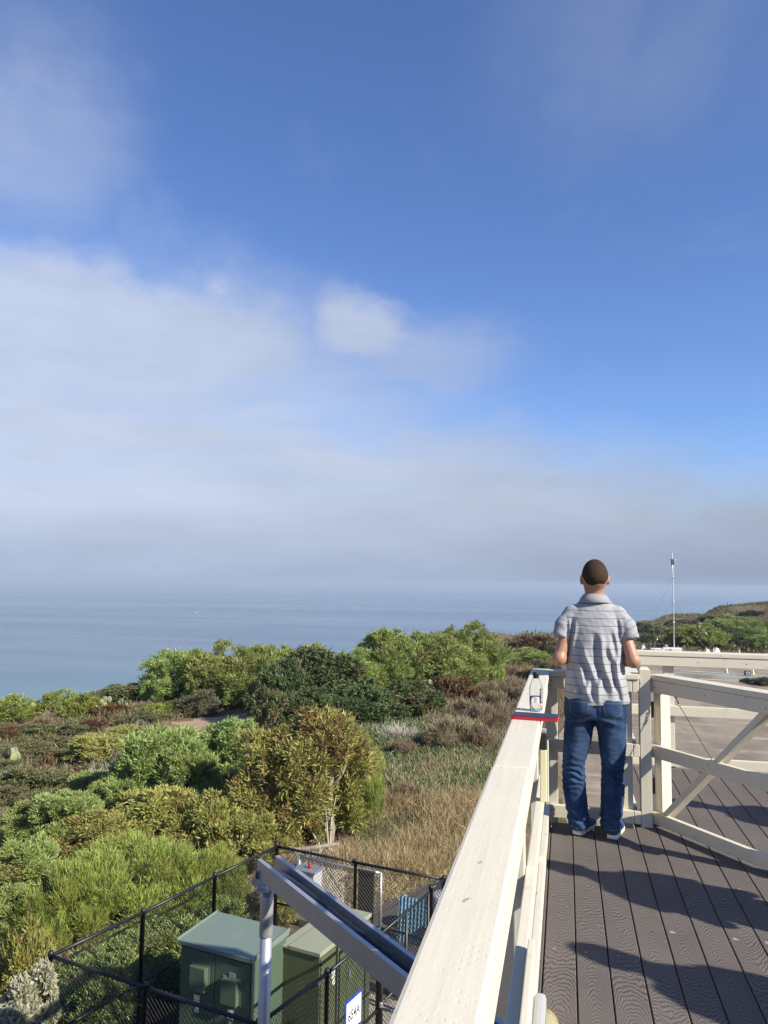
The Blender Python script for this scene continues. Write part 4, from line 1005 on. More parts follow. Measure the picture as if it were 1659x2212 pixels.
bmf = [(2*i, 2*i+2, 2*i+3, 2*i+1) for i in range(n-1)]
bs = link('ribbed_sheet', mesh('ribbed_sheet', bv, bmf, simple('light_blue_plastic', (.13, .27, .35), .5, 0, .25, 14)), bp_); sm = bs.modifiers.new('thick', 'SOLIDIFY'); sm.thickness = .006
for s in (-1, 1): link('sheet_prop', bar_me('sheet_prop', (s*.25, .08, .72), (s*.25, .40, .012), .03, .02, GALV, .003), bp_)
wb = thing('white_drum', 'white plastic drum standing beside the blue sheet', 'drum', (-2.38, 15.75, GZ))
link('shell', lathe_me('shell', [(.24, .012), (.27, .03), (.275, .25), (.285, .27), (.275, .29), (.275, .52), (.285, .54), (.27, .56), (.26, .80), (.22, .83), (.0001, .835)], simple('white_plastic', (.55, .54, .49), .5, 0, .08, 6), 28), wb); link('bung', lathe_me('bung', [(.04, 0), (.04, .025), (.0001, .026)], BLK, 14), wb, (.12, 0, .836))
db2 = thing('black_bin', 'low black bin between the blue sheet and the white drum', 'bin', (-2.52, 15.28, GZ))
link('tub', lathe_me('tub', [(.15, .012), (.17, .36), (.185, .36), (.185, .385), (.165, .385), (.14, .05), (.0001, .05)], BLK, 20), db2); link('rim_handle', tube_me('rim_handle', [(-.185, 0, .36), (-.21, 0, .33), (-.19, 0, .30)], .008, BLK, 8), db2)
# ------------------------------------------------------------------ foliage
def leaf_mat(name, c1, c2, dry, transl=.25, rough=.55):
    m = bpy.data.materials.new(name); m.use_nodes = True; t = NT(m.node_tree); b = t.n['Principled BSDF']; out = t.n['Material Output']
    va = t.node('ShaderNodeAttribute', attribute_name='var').outputs['Fac']; dr = t.node('ShaderNodeAttribute', attribute_name='dry').outputs['Fac']
    rnd = t.node('ShaderNodeObjectInfo').outputs['Random']
    c = t.mix(va, rgba(c1), rgba(c2))
    c = t.mix(dr, c, rgba(dry))
    hs = t.node('ShaderNodeHueSaturation', ins={'Color': c, 'Hue': t.math('MULTIPLY_ADD', rnd, .03, .485), 'Value': t.math('MULTIPLY_ADD', rnd, .3, .85)}); c = hs.outputs[0]
    t.set(b.inputs['Base Color'], c); b.inputs['Roughness'].default_value = rough; b.inputs['Specular IOR Level'].default_value = .3
    tr = t.node('ShaderNodeBsdfTranslucent'); t.l.new(c, tr.inputs['Color'])
    ms = t.node('ShaderNodeMixShader', ins={0: transl}); t.l.new(b.outputs[0], ms.inputs[1]); t.l.new(tr.outputs[0], ms.inputs[2]); t.l.new(ms.outputs[0], out.inputs['Surface'])
    return m
def unit(v): return v/np.maximum(np.linalg.norm(v, axis=-1, keepdims=True), 1e-9)
def tuft_mesh(name, P, N, nl, ln, wd, spread, m, rs, var=None, dry=None, jit=.35, droop=0.0, lenvar=.45, up=0.0):
    """many narrow leaves springing from points P along directions N"""
    n = len(P)
    if n == 0: P = np.zeros((1, 3)); N = np.array([[0, 0, 1.]]); n = 1; var = None; dry = None
    Pr = np.repeat(P, nl, 0); Nr = np.repeat(N, nl, 0); k = len(Pr)
    D = unit(Nr + rs.normal(size=(k, 3))*spread + np.array([0, 0, up]))
    L = ln*(1-lenvar+2*lenvar*rs.rand(k))[:, None]
    B = Pr + rs.normal(size=(k, 3))*ln*jit
    S = unit(np.cross(D, rs.normal(size=(k, 3))))*wd*(.7+.6*rs.rand(k))[:, None]*.5
    tip = B + D*L; tip[:, 2] -= droop*L[:, 0]; mid = B + D*L*.45
    V = np.stack([B, mid+S, tip, mid-S], 1).reshape(-1, 3)
    Fq = np.arange(4*k).reshape(k, 4)
    me = mesh(name, V, Fq, m)
    vv = (np.repeat(rs.rand(n) if var is None else var, nl)*.6 + rs.rand(k)*.4); dd = np.repeat(np.zeros(n) if dry is None else dry, nl)*(.45+.75*rs.rand(k))
    attr(me, 'var', np.repeat(np.clip(vv, 0, 1), 4)); attr(me, 'dry', np.repeat(np.clip(dd, 0, 1), 4))
    return me
def make_lobes(rs, Rw, H, n, rmin=.17, rmax=.40, low=.12):
    L = [(np.array([0, 0, H*.46]), np.array([Rw*.58, Rw*.58, H*.40]))]
    for i in range(int(n*1.7)):
        a = rs.uniform(0, 2*math.pi); q = rs.uniform(.12, .92)**.6; r_ = rs.uniform(rmin, rmax)
        zc = H*(low + (1-low-.16)*rs.rand()*(1.15-q*.75)); zr = r_*rs.uniform(.65, 1.05)*min(H*.8, Rw)
        L.append((np.array([math.cos(a)*q*Rw*.82, math.sin(a)*q*Rw*.82, max(zc, zr*.75)]), np.array([r_*Rw, r_*Rw, zr])))
    return L
def crown_points(rs, lobes, n, H, inner=.25, per=15, rc=None):
    """tufts gathered into small clumps that stand on the surface of the lobes, with hollows between"""
    vol = np.array([(r[0]*r[2]) for c, r in lobes]); nc = max(12, int(n*(1-inner)/per)); m_ = nc*4
    idx = rs.choice(len(lobes), size=m_, p=vol/vol.sum()); LC = np.array([c for c, r in lobes]); LR = np.array([r for c, r in lobes])
    d = unit(rs.normal(size=(m_, 3))); d[:, 2] = np.where(d[:, 2] < -.35, -d[:, 2], d[:, 2])
    sc = rs.uniform(.84, 1.04, m_) + (rs.rand(m_) < .12)*rs.uniform(.03, .20, m_)
    C_ = LC[idx]+LR[idx]*d*sc[:, None]; N0 = unit(d/LR[idx]*LR[idx].mean(1, keepdims=True)+np.array([0, 0, .35])); keep = C_[:, 2] > .03*H
    for c, r in lobes: keep &= ~(np.sum(((C_-c)/r)**2, 1) < .60)
    C_, N0, idx = C_[keep][:nc], N0[keep][:nc], idx[keep][:nc]
    if rc is None: rc = .085*np.ptp(LC[:, 0]+LR[:, 0]*np.sign(LC[:, 0]+1e-9))
    k = len(C_); CR = np.repeat(C_, per, 0); NR = np.repeat(N0, per, 0); e = unit(rs.normal(size=(k*per, 3))+NR*.85); rr_ = np.repeat(rc*rs.uniform(.6, 1.35, k), per)[:, None]
    P = CR+e*rr_*rs.uniform(.75, 1.05, (k*per, 1)); N = unit(e*.8+NR*.5+np.array([0, 0, .15])); ix = np.repeat(idx, per)
    ni = int(n*inner); ii = rs.choice(len(lobes), size=ni, p=vol/vol.sum()); dd_ = unit(rs.normal(size=(ni, 3))); Pi = LC[ii]+LR[ii]*dd_*rs.uniform(.35, .8, (ni, 1)); ok = Pi[:, 2] > .03*H
    return np.concatenate([P, Pi[ok]]), np.concatenate([N, unit(dd_+np.array([0, 0, .3]))[ok]]), np.concatenate([ix, ii[ok]])
def limbs_me(name, rs, lobes, m, r0, H, twigs=0):
    v = []; f = []
    def add(pts, rad):
        me_pts = [Vector(p) for p in pts]; n = 6; prev = None; b0 = len(v)
        for i, p in enumerate(me_pts):
            d = (me_pts[min(i+1, len(me_pts)-1)]-me_pts[max(i-1, 0)]).normalized(); x = d.orthogonal().normalized() if prev is None else (prev-d*prev.dot(d)).normalized(); prev = x; y = d.cross(x)
            for k in range(n): a = 2*math.pi*k/n; v.append(p+x*(math.cos(a)*rad[i])+y*(math.sin(a)*rad[i]))
        for i in range(len(me_pts)-1):
            for k in range(n): f.append((b0+i*n+k, b0+i*n+(k+1) % n, b0+(i+1)*n+(k+1) % n, b0+(i+1)*n+k))
    for j, (c, r) in enumerate(lobes):
        s = np.array([rs.normal()*r0, rs.normal()*r0, -.12]); mid = (s*.6+c*.4)+rs.normal(size=3)*.08*H; mid[2] = max(mid[2], .1*H)
        e = c+np.array([0, 0, r[2]*.5]); add([s, mid*.55+s*.45, mid, (mid+c)/2+rs.normal(size=3)*.04*H, c, e], [r0, r0*.85, r0*.65, r0*.5, r0*.35, r0*.12])
        for k in range(twigs):
            d = unit(rs.normal(size=3)); d[2] = abs(d[2])*.8; q = c+rs.normal(size=3)*r*.3; add([q, q+d*r*.5+rs.normal(size=3)*.04, q+d*r*1.0], [r0*.22, r0*.14, r0*.05])
    return mesh(name, v, f, m, True)
BARK = simple('grey_bark', (.17, .14, .11), .9, 0, .3, 9, .6, 30); DEAD = simple('bleached_twigs', (.42, .39, .35), .9, 0, .2, 14); PALEB = simple('pale_trunk_bark', (.25, .21, .17), .9, 0, .35, 12, .8, 26)
LM = dict(
    acacia=leaf_mat('acacia_leaf', (0.143, 0.21, 0.057), (0.378, 0.445, 0.143), (.22, .125, .055), .22),
    yellow=leaf_mat('yellowing_leaf', (0.192, 0.223, 0.055), (0.507, 0.491, 0.146), (.23, .135, .065), .22),
    feather=leaf_mat('feathery_leaf', (0.143, 0.189, 0.039), (0.371, 0.416, 0.099), (.26, .20, .08), .22),
    dark=leaf_mat('dark_leaf', (0.044, 0.068, 0.024), (0.121, 0.158, 0.055), (.18, .13, .065), .15),
    tree=leaf_mat('tree_leaf', (0.134, 0.192, 0.048), (0.417, 0.472, 0.141), (.20, .14, .06), .22),
    silver=leaf_mat('silver_leaf', (0.276, 0.287, 0.184), (0.552, 0.54, 0.391), (.36, .27, .15)),
    olive=leaf_mat('olive_leaf', (0.087, 0.105, 0.039), (0.21, 0.224, 0.091), (.19, .135, .075)),
    grey=leaf_mat('greygreen_leaf', (0.101, 0.111, 0.058), (0.215, 0.218, 0.124), (.18, .145, .10)),
    rust=leaf_mat('rust_leaf', (0.085, 0.06, 0.029), (0.162, 0.098, 0.047), (.19, .09, .045)),
    bright=leaf_mat('bright_leaf', (0.132, 0.172, 0.03), (0.345, 0.374, 0.086), (.28, .23, .08), .22),
    brown=leaf_mat('brown_leaf', (0.143, 0.104, 0.062), (0.264, 0.196, 0.117), (.30, .245, .16), .18),
    straw=leaf_mat('straw_blade', (0.376, 0.27, 0.132), (0.57, 0.502, 0.27), (.20, .135, .075), .25),
    sage=leaf_mat('mat_leaf', (.086, .122, .050), (.190, .232, .098), (.24, .185, .105)))
ARCH = {}
def archetype(kind, W, H, nlobe, ntuft, nl, ln, wd, spread, mat, dryf=.05, seed=1, up=0.0, droop=0.0, twigs=0, r0=.05, low=.12, inner=.25, bark=None, jit=.35):
    rs = np.random.RandomState(seed); lb = make_lobes(rs, W/2, H, nlobe, low=low)
    P, N, idx = crown_points(rs, lb, ntuft, H, inner)
    lv = rs.rand(len(lb)); ld = rs.rand(len(lb)) < dryf*1.5
    var = np.clip(.5*lv[idx]+.5*rs.rand(len(P)), 0, 1); dry = ((rs.rand(len(P)) < dryf) | (ld[idx] & (rs.rand(len(P)) < .45))).astype(float)
    cm = tuft_mesh('crown', P, N, nl, ln, wd, spread*.85, LM[mat], rs, var, dry, jit, droop, up=up)
    tm_ = limbs_me('trunk', rs, lb, bark or BARK, r0, H, twigs)
    ARCH.setdefault(kind, []).append((cm, tm_, W, H))
for sd in (1, 2): archetype('acacia', 3.0, 2.8, 15, 1250, 26, .165, .034, .62, 'acacia', .06, sd, up=.15, r0=.05)
for sd in (3, 4, 5): archetype('yellow', 2.7, 2.4, 13, 950, 26, .165, .038, .65, 'yellow', .10, sd, up=.12, twigs=3, r0=.045)
for sd in (6, 7): archetype('feather', 3.2, 2.2, 12, 1500, 26, .17, .016, .45, 'feather', .04, sd, up=.75, r0=.035)
for sd in (8, 9): archetype('tree', 5.5, 4.4, 20, 1900, 22, .26, .055, .55, 'tree', .03, sd, up=.30, r0=.10, low=.18)
for sd in (10, 11): archetype('dark', 5.0, 3.2, 17, 1700, 18, .20, .085, .85, 'dark', .05, sd, r0=.08, twigs=1)
archetype('silver', .62, 1.6, 13, 520, 16, .060, .034, 1.0, 'silver', .04, 12, up=.25, r0=.018, low=.25)
for sd in (13, 14): archetype('olive', 2.2, 1.1, 10, 520, 18, .13, .045, .8, 'olive', .16, sd, r0=.03, twigs=1)
for sd in (15,): archetype('grey', 2.2, 1.1, 10, 560, 18, .12, .030, .8, 'grey', .12, sd, r0=.03, twigs=2)
for sd in (16, 17): archetype('rust', 2.0, .7, 9, 420, 16, .13, .045, .8, 'rust', .25, sd, r0=.02)
for sd in (18,): archetype('bright', 2.2, 1.5, 10, 620, 22, .15, .030, .55, 'bright', .04, sd, up=.4, r0=.03)
for sd in (19, 20): archetype('brown', 1.8, .8, 8, 420, 18, .20, .016, .55, 'brown', .3, sd, up=.7, r0=.015, twigs=2)
# bare dead brush
def dead_brush(seed):
    rs = np.random.RandomState(seed); v = []; f = []
    for k in range(150):
        a = rs.uniform(0, 6.28); p = np.array([rs.normal()*.22, rs.normal()*.22, -.05]); d = unit(np.array([math.cos(a), math.sin(a), rs.uniform(.25, 1.3)])); L = rs.uniform(.5, 1.15); r_ = rs.uniform(.006, .016)
        pts = [p]
        for i in range(4): d = unit(d+rs.normal(size=3)*.32); pts.append(pts[-1]+d*L/4)
        for br_ in range(3):
            q = [pts] if br_ == 0 else [[pts[2+br_ % 2], pts[2+br_ % 2]+unit(d+rs.normal(size=3)*.7)*L*.3, pts[2+br_ % 2]+unit(d+rs.normal(size=3)*.6)*L*.5]]
            for pp in q:
                b0 = len(v); n = len(pp)
                for i, x in enumerate(pp):
                    w = r_*(1-i/(n)*.8)*(1 if br_ == 0 else .55); v += [x+np.array([w, 0, 0]), x+np.array([-w*.5, w*.87, 0]), x+np.array([-w*.5, -w*.87, 0])]
                for i in range(n-1):
                    for e in range(3): f.append((b0+3*i+e, b0+3*i+(e+1) % 3, b0+3*i+3+(e+1) % 3, b0+3*i+3+e))
    return mesh('twigs', v, f, DEAD)
DB = [dead_brush(31), dead_brush(32)]
prs = np.random.RandomState(77)
def place(kind, cx, top, base, w, label, group=None, cat=None, rng=None, push=.38):
    if rng is None: p, rg = hit(cx, min(base, 2600))
    else: rg = rng; q = at_range(cx, base, rng); p = np.array([q[0], q[1], float(ground(q[0], q[1]))])
    d = p[:2]-CAMP[:2]; dn = d/np.linalg.norm(d)
    wm = w/F*rg*1.04; p2 = p[:2]+dn*wm*push; zg = float(ground(p2[0], p2[1])); rg2 = np.linalg.norm(p2)
    zt = at_range(cx, top, rg2)[2]; h = min(max(.25, zt-zg), 1.75*wm if kind not in ('silver',) else 9)
    NAMES = dict(acacia='acacia_shrub', yellow='acacia_shrub', feather='feathery_shrub', tree='acacia_tree', dark='evergreen_bush', silver='silver_leaf_plant', olive='scrub_bush', grey='scrub_bush', rust='rust_scrub', bright='bright_shrub', brown='dry_shrub', dead='dead_brush')
    CAT = dict(tree='tree', dead='dead brush', silver='plant')
    root = thing(NAMES[kind], label, cat or CAT.get(kind, 'shrub'), (p2[0], p2[1], zg-.04), prs.uniform(0, 6.28), group)
    if kind == 'dead':
        link('twigs', DB[prs.randint(2)], root); root.scale = (wm/1.9, wm/1.9, h/1.05); return root
    A_ = ARCH[kind]; cm, tm_, W, H = A_[prs.randint(len(A_))]
    link('crown', cm, root); link('trunk', tm_, root); s = wm/(W*1.0); root.scale = (s*prs.uniform(.94, 1.06), s*prs.uniform(.94, 1.06), h/(H*1.02)); return root

FARMARK = [('the antenna mast', 1455, 1400), ('the utility pole', 1575, 1336), ('the rounded bright tree', 1510, 1400), ('the picture edge', 1659, 1380), ('the right arm of the man', 1370, 1380), ('the small green tree', 1085, 1430)]
SLOPEMARK = [('the left edge prickly pear', 16, 1668), ('the round bright bush', 180, 1545), ('the large dead twig tangle', 225, 1700), ('the soft green shrub', 135, 1800), ('the yellow green bush', 210, 1655), ('the bare soil patch', 420, 1560), ('the far left bright bush', 30, 1550), ('the full acacia', 300, 1620)]
RAILMARK = [('the navy notebook', 1150, 1560), ('the water bottle', 1158, 1520), ('the rust red shrub', 965, 1520), ('the fallen dead branches', 860, 1600), ('the tallest skyline tree', 1010, 1480), ('the gravel path', 1045, 1650)]
_used_labels = {}
def side_label(base, x, y, marks):
    q = min(marks, key=lambda m: math.hypot(m[1]-x, (m[2]-y)*1.6)); dx, dy = x-q[1], (y-q[2])*1.6
    rel = ('right of' if dx > 0 else 'left of') if abs(dx) > abs(dy) else ('below' if dy > 0 else 'above')
    far = '' if math.hypot(dx, dy) < 35 else ('a little way ' if math.hypot(dx, dy) < 70 else 'well ')
    lab = base+', '+far+rel+' '+q[0]; n = _used_labels.get(lab, 0); _used_labels[lab] = n+1
    return lab if n == 0 else lab+(', next one out' if n == 1 else ', third one out' if n == 2 else ', outermost')
# --- trees on the skyline
place('tree', 395, 1400, 1522, 175, 'light green rounded tree at the seaward left end of the skyline clump')
place('tree', 492, 1380, 1530, 190, 'bright green full tree second from the left of the skyline clump')
place('tree', 575, 1390, 1515, 150, 'green tree in the skyline clump above a bare patch of soil')
place('tree', 655, 1386, 1492, 170, 'green tree half hidden behind the dark thicket of the skyline clump')
place('tree', 505, 1445, 1530, 95, 'small bright bushy tree at the foot of the skyline clump')
place('dark', 690, 1400, 1545, 250, 'large dark green leafy thicket in the middle of the skyline clump')
place('dark', 610, 1420, 1560, 150, 'dark thicket beside bare ground left of the middle of the skyline clump')
place('tree', 835, 1356, 1490, 165, 'rounded green tree right of the dark thicket')
place('tree', 925, 1364, 1495, 170, 'broad light green tree in the right half of the skyline clump')
place('tree', 1005, 1338, 1478, 165, 'tallest tree of the skyline clump, at its right end')
place('tree', 975, 1390, 1500, 150, 'pale green bushy tree in front of the tallest skyline tree')
place('tree', 848, 1412, 1475, 80, 'small round green tree below the right half of the skyline clump')
place('tree', 1045, 1385, 1482, 80, 'narrow green tree at the right foot of the skyline clump')
place('tree', 760, 1395, 1490, 120, 'green tree rising behind the dark thicket')
place('dark', 660, 1488, 1585, 190, 'low dark green bush at the left front of the thicket'); place('dark', 780, 1478, 1572, 200, 'low dark green bush at the centre front of the thicket'); place('dark', 880, 1474, 1560, 140, 'low dark green bush at the right front of the thicket')
place('olive', 585, 1492, 1600, 110, 'olive bush beside the dark thicket and the bare soil'); place('grey', 430, 1487, 1552, 105, 'rounded grey green bush below the skyline trees')
place('dead', 745, 1425, 1490, 90, 'bleached dead branches standing out of the dark thicket'); place('dead', 700, 1480, 1535, 110, 'grey leafless brush lying over the dark thicket'); place('dead', 640, 1465, 1520, 60, 'small bleached branch fan in front of the dark thicket'); place('dead', 860, 1545, 1605, 90, 'grey fallen dead branches on the green ground cover')
place('rust', 965, 1468, 1525, 120, 'rust red low shrub under the tallest skyline tree')
# --- far right
place('tree', 1135, 1397, 1443, 120, 'green tree seen just left of the man, past the railing'); place('tree', 1085, 1402, 1440, 70, 'small green tree between the skyline clump and the man'); place('rust', 1155, 1376, 1408, 95, 'brownish round bush on the far bluff left of the man')
place('grey', 1185, 1425, 1480, 90, 'pale grey green bush behind the left elbow of the man'); place('olive', 1200, 1385, 1425, 70, 'dark olive bush beside the left arm of the man')
place('tree', 1510, 1342, 1404, 104, 'rounded bright green tree behind the mast on the right'); place('tree', 1585, 1325, 1380, 95, 'darker green tree on the hillside under the utility pole'); place('tree', 1650, 1370, 1405, 60, 'green tree cut by the right edge of the picture')
place('dark', 1545, 1345, 1390, 70, 'dark green bush beside the rounded tree on the right')
for x, t_, b_, w_ in ((1390, 1345, 1372, 44), (1425, 1352, 1378, 50), (1400, 1370, 1395, 60), (1440, 1378, 1398, 46), (1452, 1340, 1358, 30), (1535, 1330, 1350, 46), (1485, 1338, 1352, 60), (1625, 1338, 1362, 70), (1600, 1372, 1398, 60), (1560, 1388, 1405, 50), (1630, 1318, 1335, 50), (1480, 1388, 1404, 40), (1380, 1332, 1345, 40), (1650, 1345, 1365, 40), (1100, 1388, 1402, 30), (1125, 1384, 1396, 36)):
    place('dark' if (x*7) % 3 else 'olive', x, t_, b_, w_, side_label('small dark bush', x, b_, FARMARK), 'bushes on the far hillside')
# --- foreground thicket
place('acacia', 345, 1546, 1785, 215, 'full green acacia shrub with grey dead twigs on its left'); place('acacia', 500, 1540, 1735, 185, 'tall green acacia shrub behind the yellowing one, beside bare soil')
place('acacia', 410, 1600, 1790, 130, 'green acacia shrub wedged between its two larger neighbours')
place('yellow', 590, 1572, 1830, 190, 'yellowing acacia shrub with dry brown leaves, left of the bent pale trunk'); place('feather', 775, 1592, 1812, 120, 'bright green upright shrub at the edge of the dry grass'); place('acacia', 745, 1570, 1790, 105, 'green shrub between the bent pale trunk and the bright upright one')
place('yellow', 335, 1690, 1855, 200, 'yellow green shrub with rusty leaves above the feathery green one'); place('yellow', 205, 1745, 1880, 170, 'yellow green shrub with rusty leaves, leftmost of its row'); place('yellow', 455, 1700, 1880, 160, 'yellow green shrub with bare twigs near the fence corner'); place('yellow', 540, 1745, 1900, 140, 'ragged yellow green shrub just behind the fence corner')
place('acacia', 250, 1660, 1800, 120, 'small green shrub at the left foot of the full acacia')
place('acacia', 135, 1690, 1860, 165, 'soft green shrub on the left slope above the feathery ones'); place('acacia', 50, 1800, 1985, 170, 'mid green leafy shrub at the left edge of the picture'); place('acacia', 30, 1900, 2080, 150, 'green shrub above the silver leaved plant')
place('acacia', 190, 1655, 1760, 110, 'small soft green shrub below the large dead twig tangle'); place('acacia', 60, 1725, 1840, 130, 'soft green shrub at the left edge, uphill of the leafy ones'); place('olive', 70, 1665, 1735, 150, 'wide dark olive bush on the left slope'); place('olive', 20, 1700, 1770, 120, 'dark olive bush at the left edge of the slope')
place('yellow', 275, 1735, 1860, 130, 'yellow green shrub with rusty leaves, middle of its row'); place('yellow', 400, 1745, 1870, 130, 'yellow green shrub behind the top of the feathery one'); place('acacia', 200, 1820, 1930, 120, 'mid green shrub left of the top of the feathery one')
place('yellow', 650, 1690, 1850, 130, 'ragged yellow green shrub at the left foot of the bent tree'); place('dead', 690, 1720, 1800, 90, 'grey dead twigs hanging beside the bent pale trunk'); place('dead', 600, 1650, 1740, 80, 'grey dead twigs inside the yellowing crown')
place('feather', 285, 1795, 2050, 310, 'large feathery bright green shrub behind the fence'); place('feather', 150, 1860, 2095, 190, 'feathery green shrub at the left of the large one'); place('feather', 455, 1830, 2000, 150, 'feathery green shrub beside the fence corner post')
place('yellow', 60, 1950, 2150, 130, 'shrub with drying yellow and brown leaves above the silver plant', rng=13.0); place('acacia', 330, 1975, 2185, 250, 'green shrub seen through the fence left of the dark cabinet', rng=13.2); place('acacia', 205, 2040, 2230, 230, 'green shrub seen through the fence by its left corner', rng=12.2); place('acacia', 480, 1925, 2080, 150, 'green shrub seen through the fence above the dark cabinet', rng=14.6); place('yellow', 600, 1905, 1990, 90, 'low drying shrub behind the fence corner and the steel post', rng=16.2)
place('silver', 45, 2045, 2290, 110, 'pale silver leaved plant in the bottom left corner', rng=10.9); place('silver', 84, 2010, 2270, 80, 'taller silver leaved plant touching the fence corner post', rng=11.0); place('silver', 18, 2115, 2310, 95, 'lower silver leaved plant cut by the left edge', rng=10.6)
# --- left slope
place('bright', 180, 1497, 1556, 78, 'round bright green bush on the bluff edge'); place('bright', 128, 1490, 1552, 85, 'bright green flat topped bush against the sea'); place('bright', 30, 1503, 1578, 150, 'bright green bush at the far left of the bluff edge'); place('bright', 375, 1514, 1548, 62, 'small bright yellow green bush above the bare soil'); place('bright', 330, 1520, 1552, 70, 'low yellow green bush left of the bare soil')
place('yellow', 210, 1580, 1665, 135, 'yellow green bush spreading over grey dead twigs'); place('yellow', 275, 1562, 1628, 110, 'yellow green bush uphill of the dead twigs'); place('yellow', 165, 1615, 1660, 60, 'small yellow bush left of the dead twigs')
place('dead', 225, 1640, 1712, 120, 'large grey tangle of dead twigs on the left slope'); place('dead', 312, 1548, 1612, 110, 'upright grey dead twigs beside the full acacia'); place('dead', 268, 1600, 1660, 90, 'grey dead twigs between the yellow green bushes'); place('dead', 130, 1512, 1556, 60, 'grey brown dead brush on the bluff edge')
place('olive', 265, 1482, 1530, 150, 'dark olive bush along the bluff edge'); place('olive', 300, 1474, 1515, 90, 'small olive bush on the bluff edge by the trees')
srs = np.random.RandomState(5)
KL = {'olive': 'low olive bush', 'rust': 'low rust brown clump', 'grey': 'low grey green bush', 'brown': 'dry brown tuft'}
for i in range(74):
    x = srs.uniform(-15, 340); y = srs.uniform(1545, 1800)
    if y > 1620+.0*x and x > 270: continue
    if y > 1700 and x > 160: continue
    k = ('olive', 'olive', 'grey', 'olive', 'rust', 'brown')[srs.randint(6)] if y > 1610 else ('rust', 'olive', 'brown', 'olive')[srs.randint(4)]
    sz = np.interp(y, [1545, 1800], [55, 105])*srs.uniform(.75, 1.3); place(k, x, y-sz*.42, y, sz, side_label(KL[k], x, y, SLOPEMARK), 'scrub on the seaward slope')
# --- right of the thicket
for i, (x, t_, b_, w_) in enumerate(((985, 1556, 1622, 115), (1035, 1535, 1590, 100), (1075, 1505, 1560, 90), (1110, 1470, 1520, 80), (1060, 1478, 1520, 70), (1000, 1520, 1565, 80), (940, 1580, 1622, 70), (1150, 1445, 1480, 60), (1095, 1440, 1470, 60), (1040, 1575, 1625, 60), (870, 1600, 1640, 60), (1140, 1485, 1530, 70))):
    place('brown', x, t_, b_, w_, side_label('dry brown bushy tuft', x, b_, RAILMARK), 'dry tufts beside the railing')
place('grey', 1130, 1478, 1500, 40, 'small pale bush among the brown tufts beside the railing'); place('dark', 985, 1822, 1870, 60, 'small dark leafy weed at the edge of the asphalt', rng=20.6); place('brown', 880, 1700, 1760, 100, 'dark dry bush standing in the golden grass')
place('grey', 1612, 1462, 1475, 22, 'small grey green weed growing from the court', cat='weed', push=0); place('grey', 1648, 1460, 1481, 56, 'wide grey green weed growing from the court at the right', cat='weed', push=0)

# --- the bent pale tree by the fence
tb, tr_ = hit(712, 1842); tt = thing('bent_tree', 'bent pale tree trunk with ragged drying crown beside the dry grass', 'tree', (tb[0], tb[1], tb[2]-.05))
def tp(px, py, dy=0.25): q = at_range(px, py, tr_+dy); return (q[0]-tb[0], q[1]-tb[1], q[2]-tb[2]+.05)
link('trunk', tube_me('trunk', [tp(708, 1845), tp(714, 1812), tp(717, 1788), tp(709, 1754), tp(712, 1715), tp(716, 1672), tp(706, 1630, .3)], [.115, .10, .095, .09, .08, .06, .03], PALEB, 9), tt)
link('limb', tube_me('limb', [tp(706, 1755), tp(690, 1735), tp(676, 1738, -.2), tp(655, 1722, -.3)], [.06, .05, .035, .015], PALEB, 7), tt)
link('limb', tube_me('limb', [tp(714, 1705), tp(740, 1670, .2), tp(752, 1640, .3)], [.05, .035, .015], PALEB, 7), tt)
link('limb', tube_me('limb', [tp(716, 1680), tp(690, 1640, .3), tp(660, 1600, .5)], [.05, .035, .015], PALEB, 7), tt)
crs = np.random.RandomState(91); lb = []
for (px_, py_, rr_, dd) in ((705, 1612, .75, .5), (660, 1660, .85, .2), (745, 1640, .6, .7), (640, 1740, .7, .0), (690, 1580, .45, .6), (620, 1690, .7, .5), (740, 1700, .5, .9), (600, 1780, .55, .2), (660, 1800, .45, .4)):
    lb.append((np.array(tp(px_, py_, dd)), np.array([rr_, rr_, rr_*.8])))
for (px_, py_, rr_, dd) in ((560, 1720, .6, .3), (580, 1640, .6, .6), (690, 1770, .4, .9), (735, 1760, .45, 1.0), (630, 1620, .55, .6)): lb.append((np.array(tp(px_, py_, dd)), np.array([rr_, rr_, rr_*.8])))
P, N, ix = crown_points(crs, lb, 2000, 3.0, .2, 15, .24); dryl = np.array([.42, .18, .12, .25, .4, .2, .05, .25, .3, .15, .15, .3, .05, .2])
link('crown', tuft_mesh('crown', P, N, 22, .16, .034, .62, LM['yellow'], crs, None, (crs.rand(len(P)) < dryl[ix]*1.1).astype(float), .4, up=.1), tt)
link('dead_twigs', limbs_me('dead_twigs', crs, [(c+np.array([0, -.1, -.1]), r) for c, r in lb[:5]], DEAD, .025, 3.0, 5), tt)
rb, _ = hit(690, 1870); rt = thing('root_tangle', 'bleached tangle of roots and cut branches under the bent tree', 'dead brush', (rb[0], rb[1], rb[2]-.05)); link('twigs', DB[0], rt); rt.scale = (1.0, .7, .55)
lgp, _ = hit(640, 1862); lg = thing('fallen_branch', 'pale fallen branch lying at the fence corner', 'branch', tuple(lgp)); link('stem', tube_me('stem', [(-.9, -.2, .12), (-.3, .05, .22), (.3, .1, .30), (1.0, .3, .42)], [.03, .045, .05, .04], PALEB, 7), lg); link('twig', tube_me('twig', [(-.2, .06, .23), (-.5, -.3, .42), (-.8, -.4, .45)], [.025, .018, .008], PALEB, 6), lg)
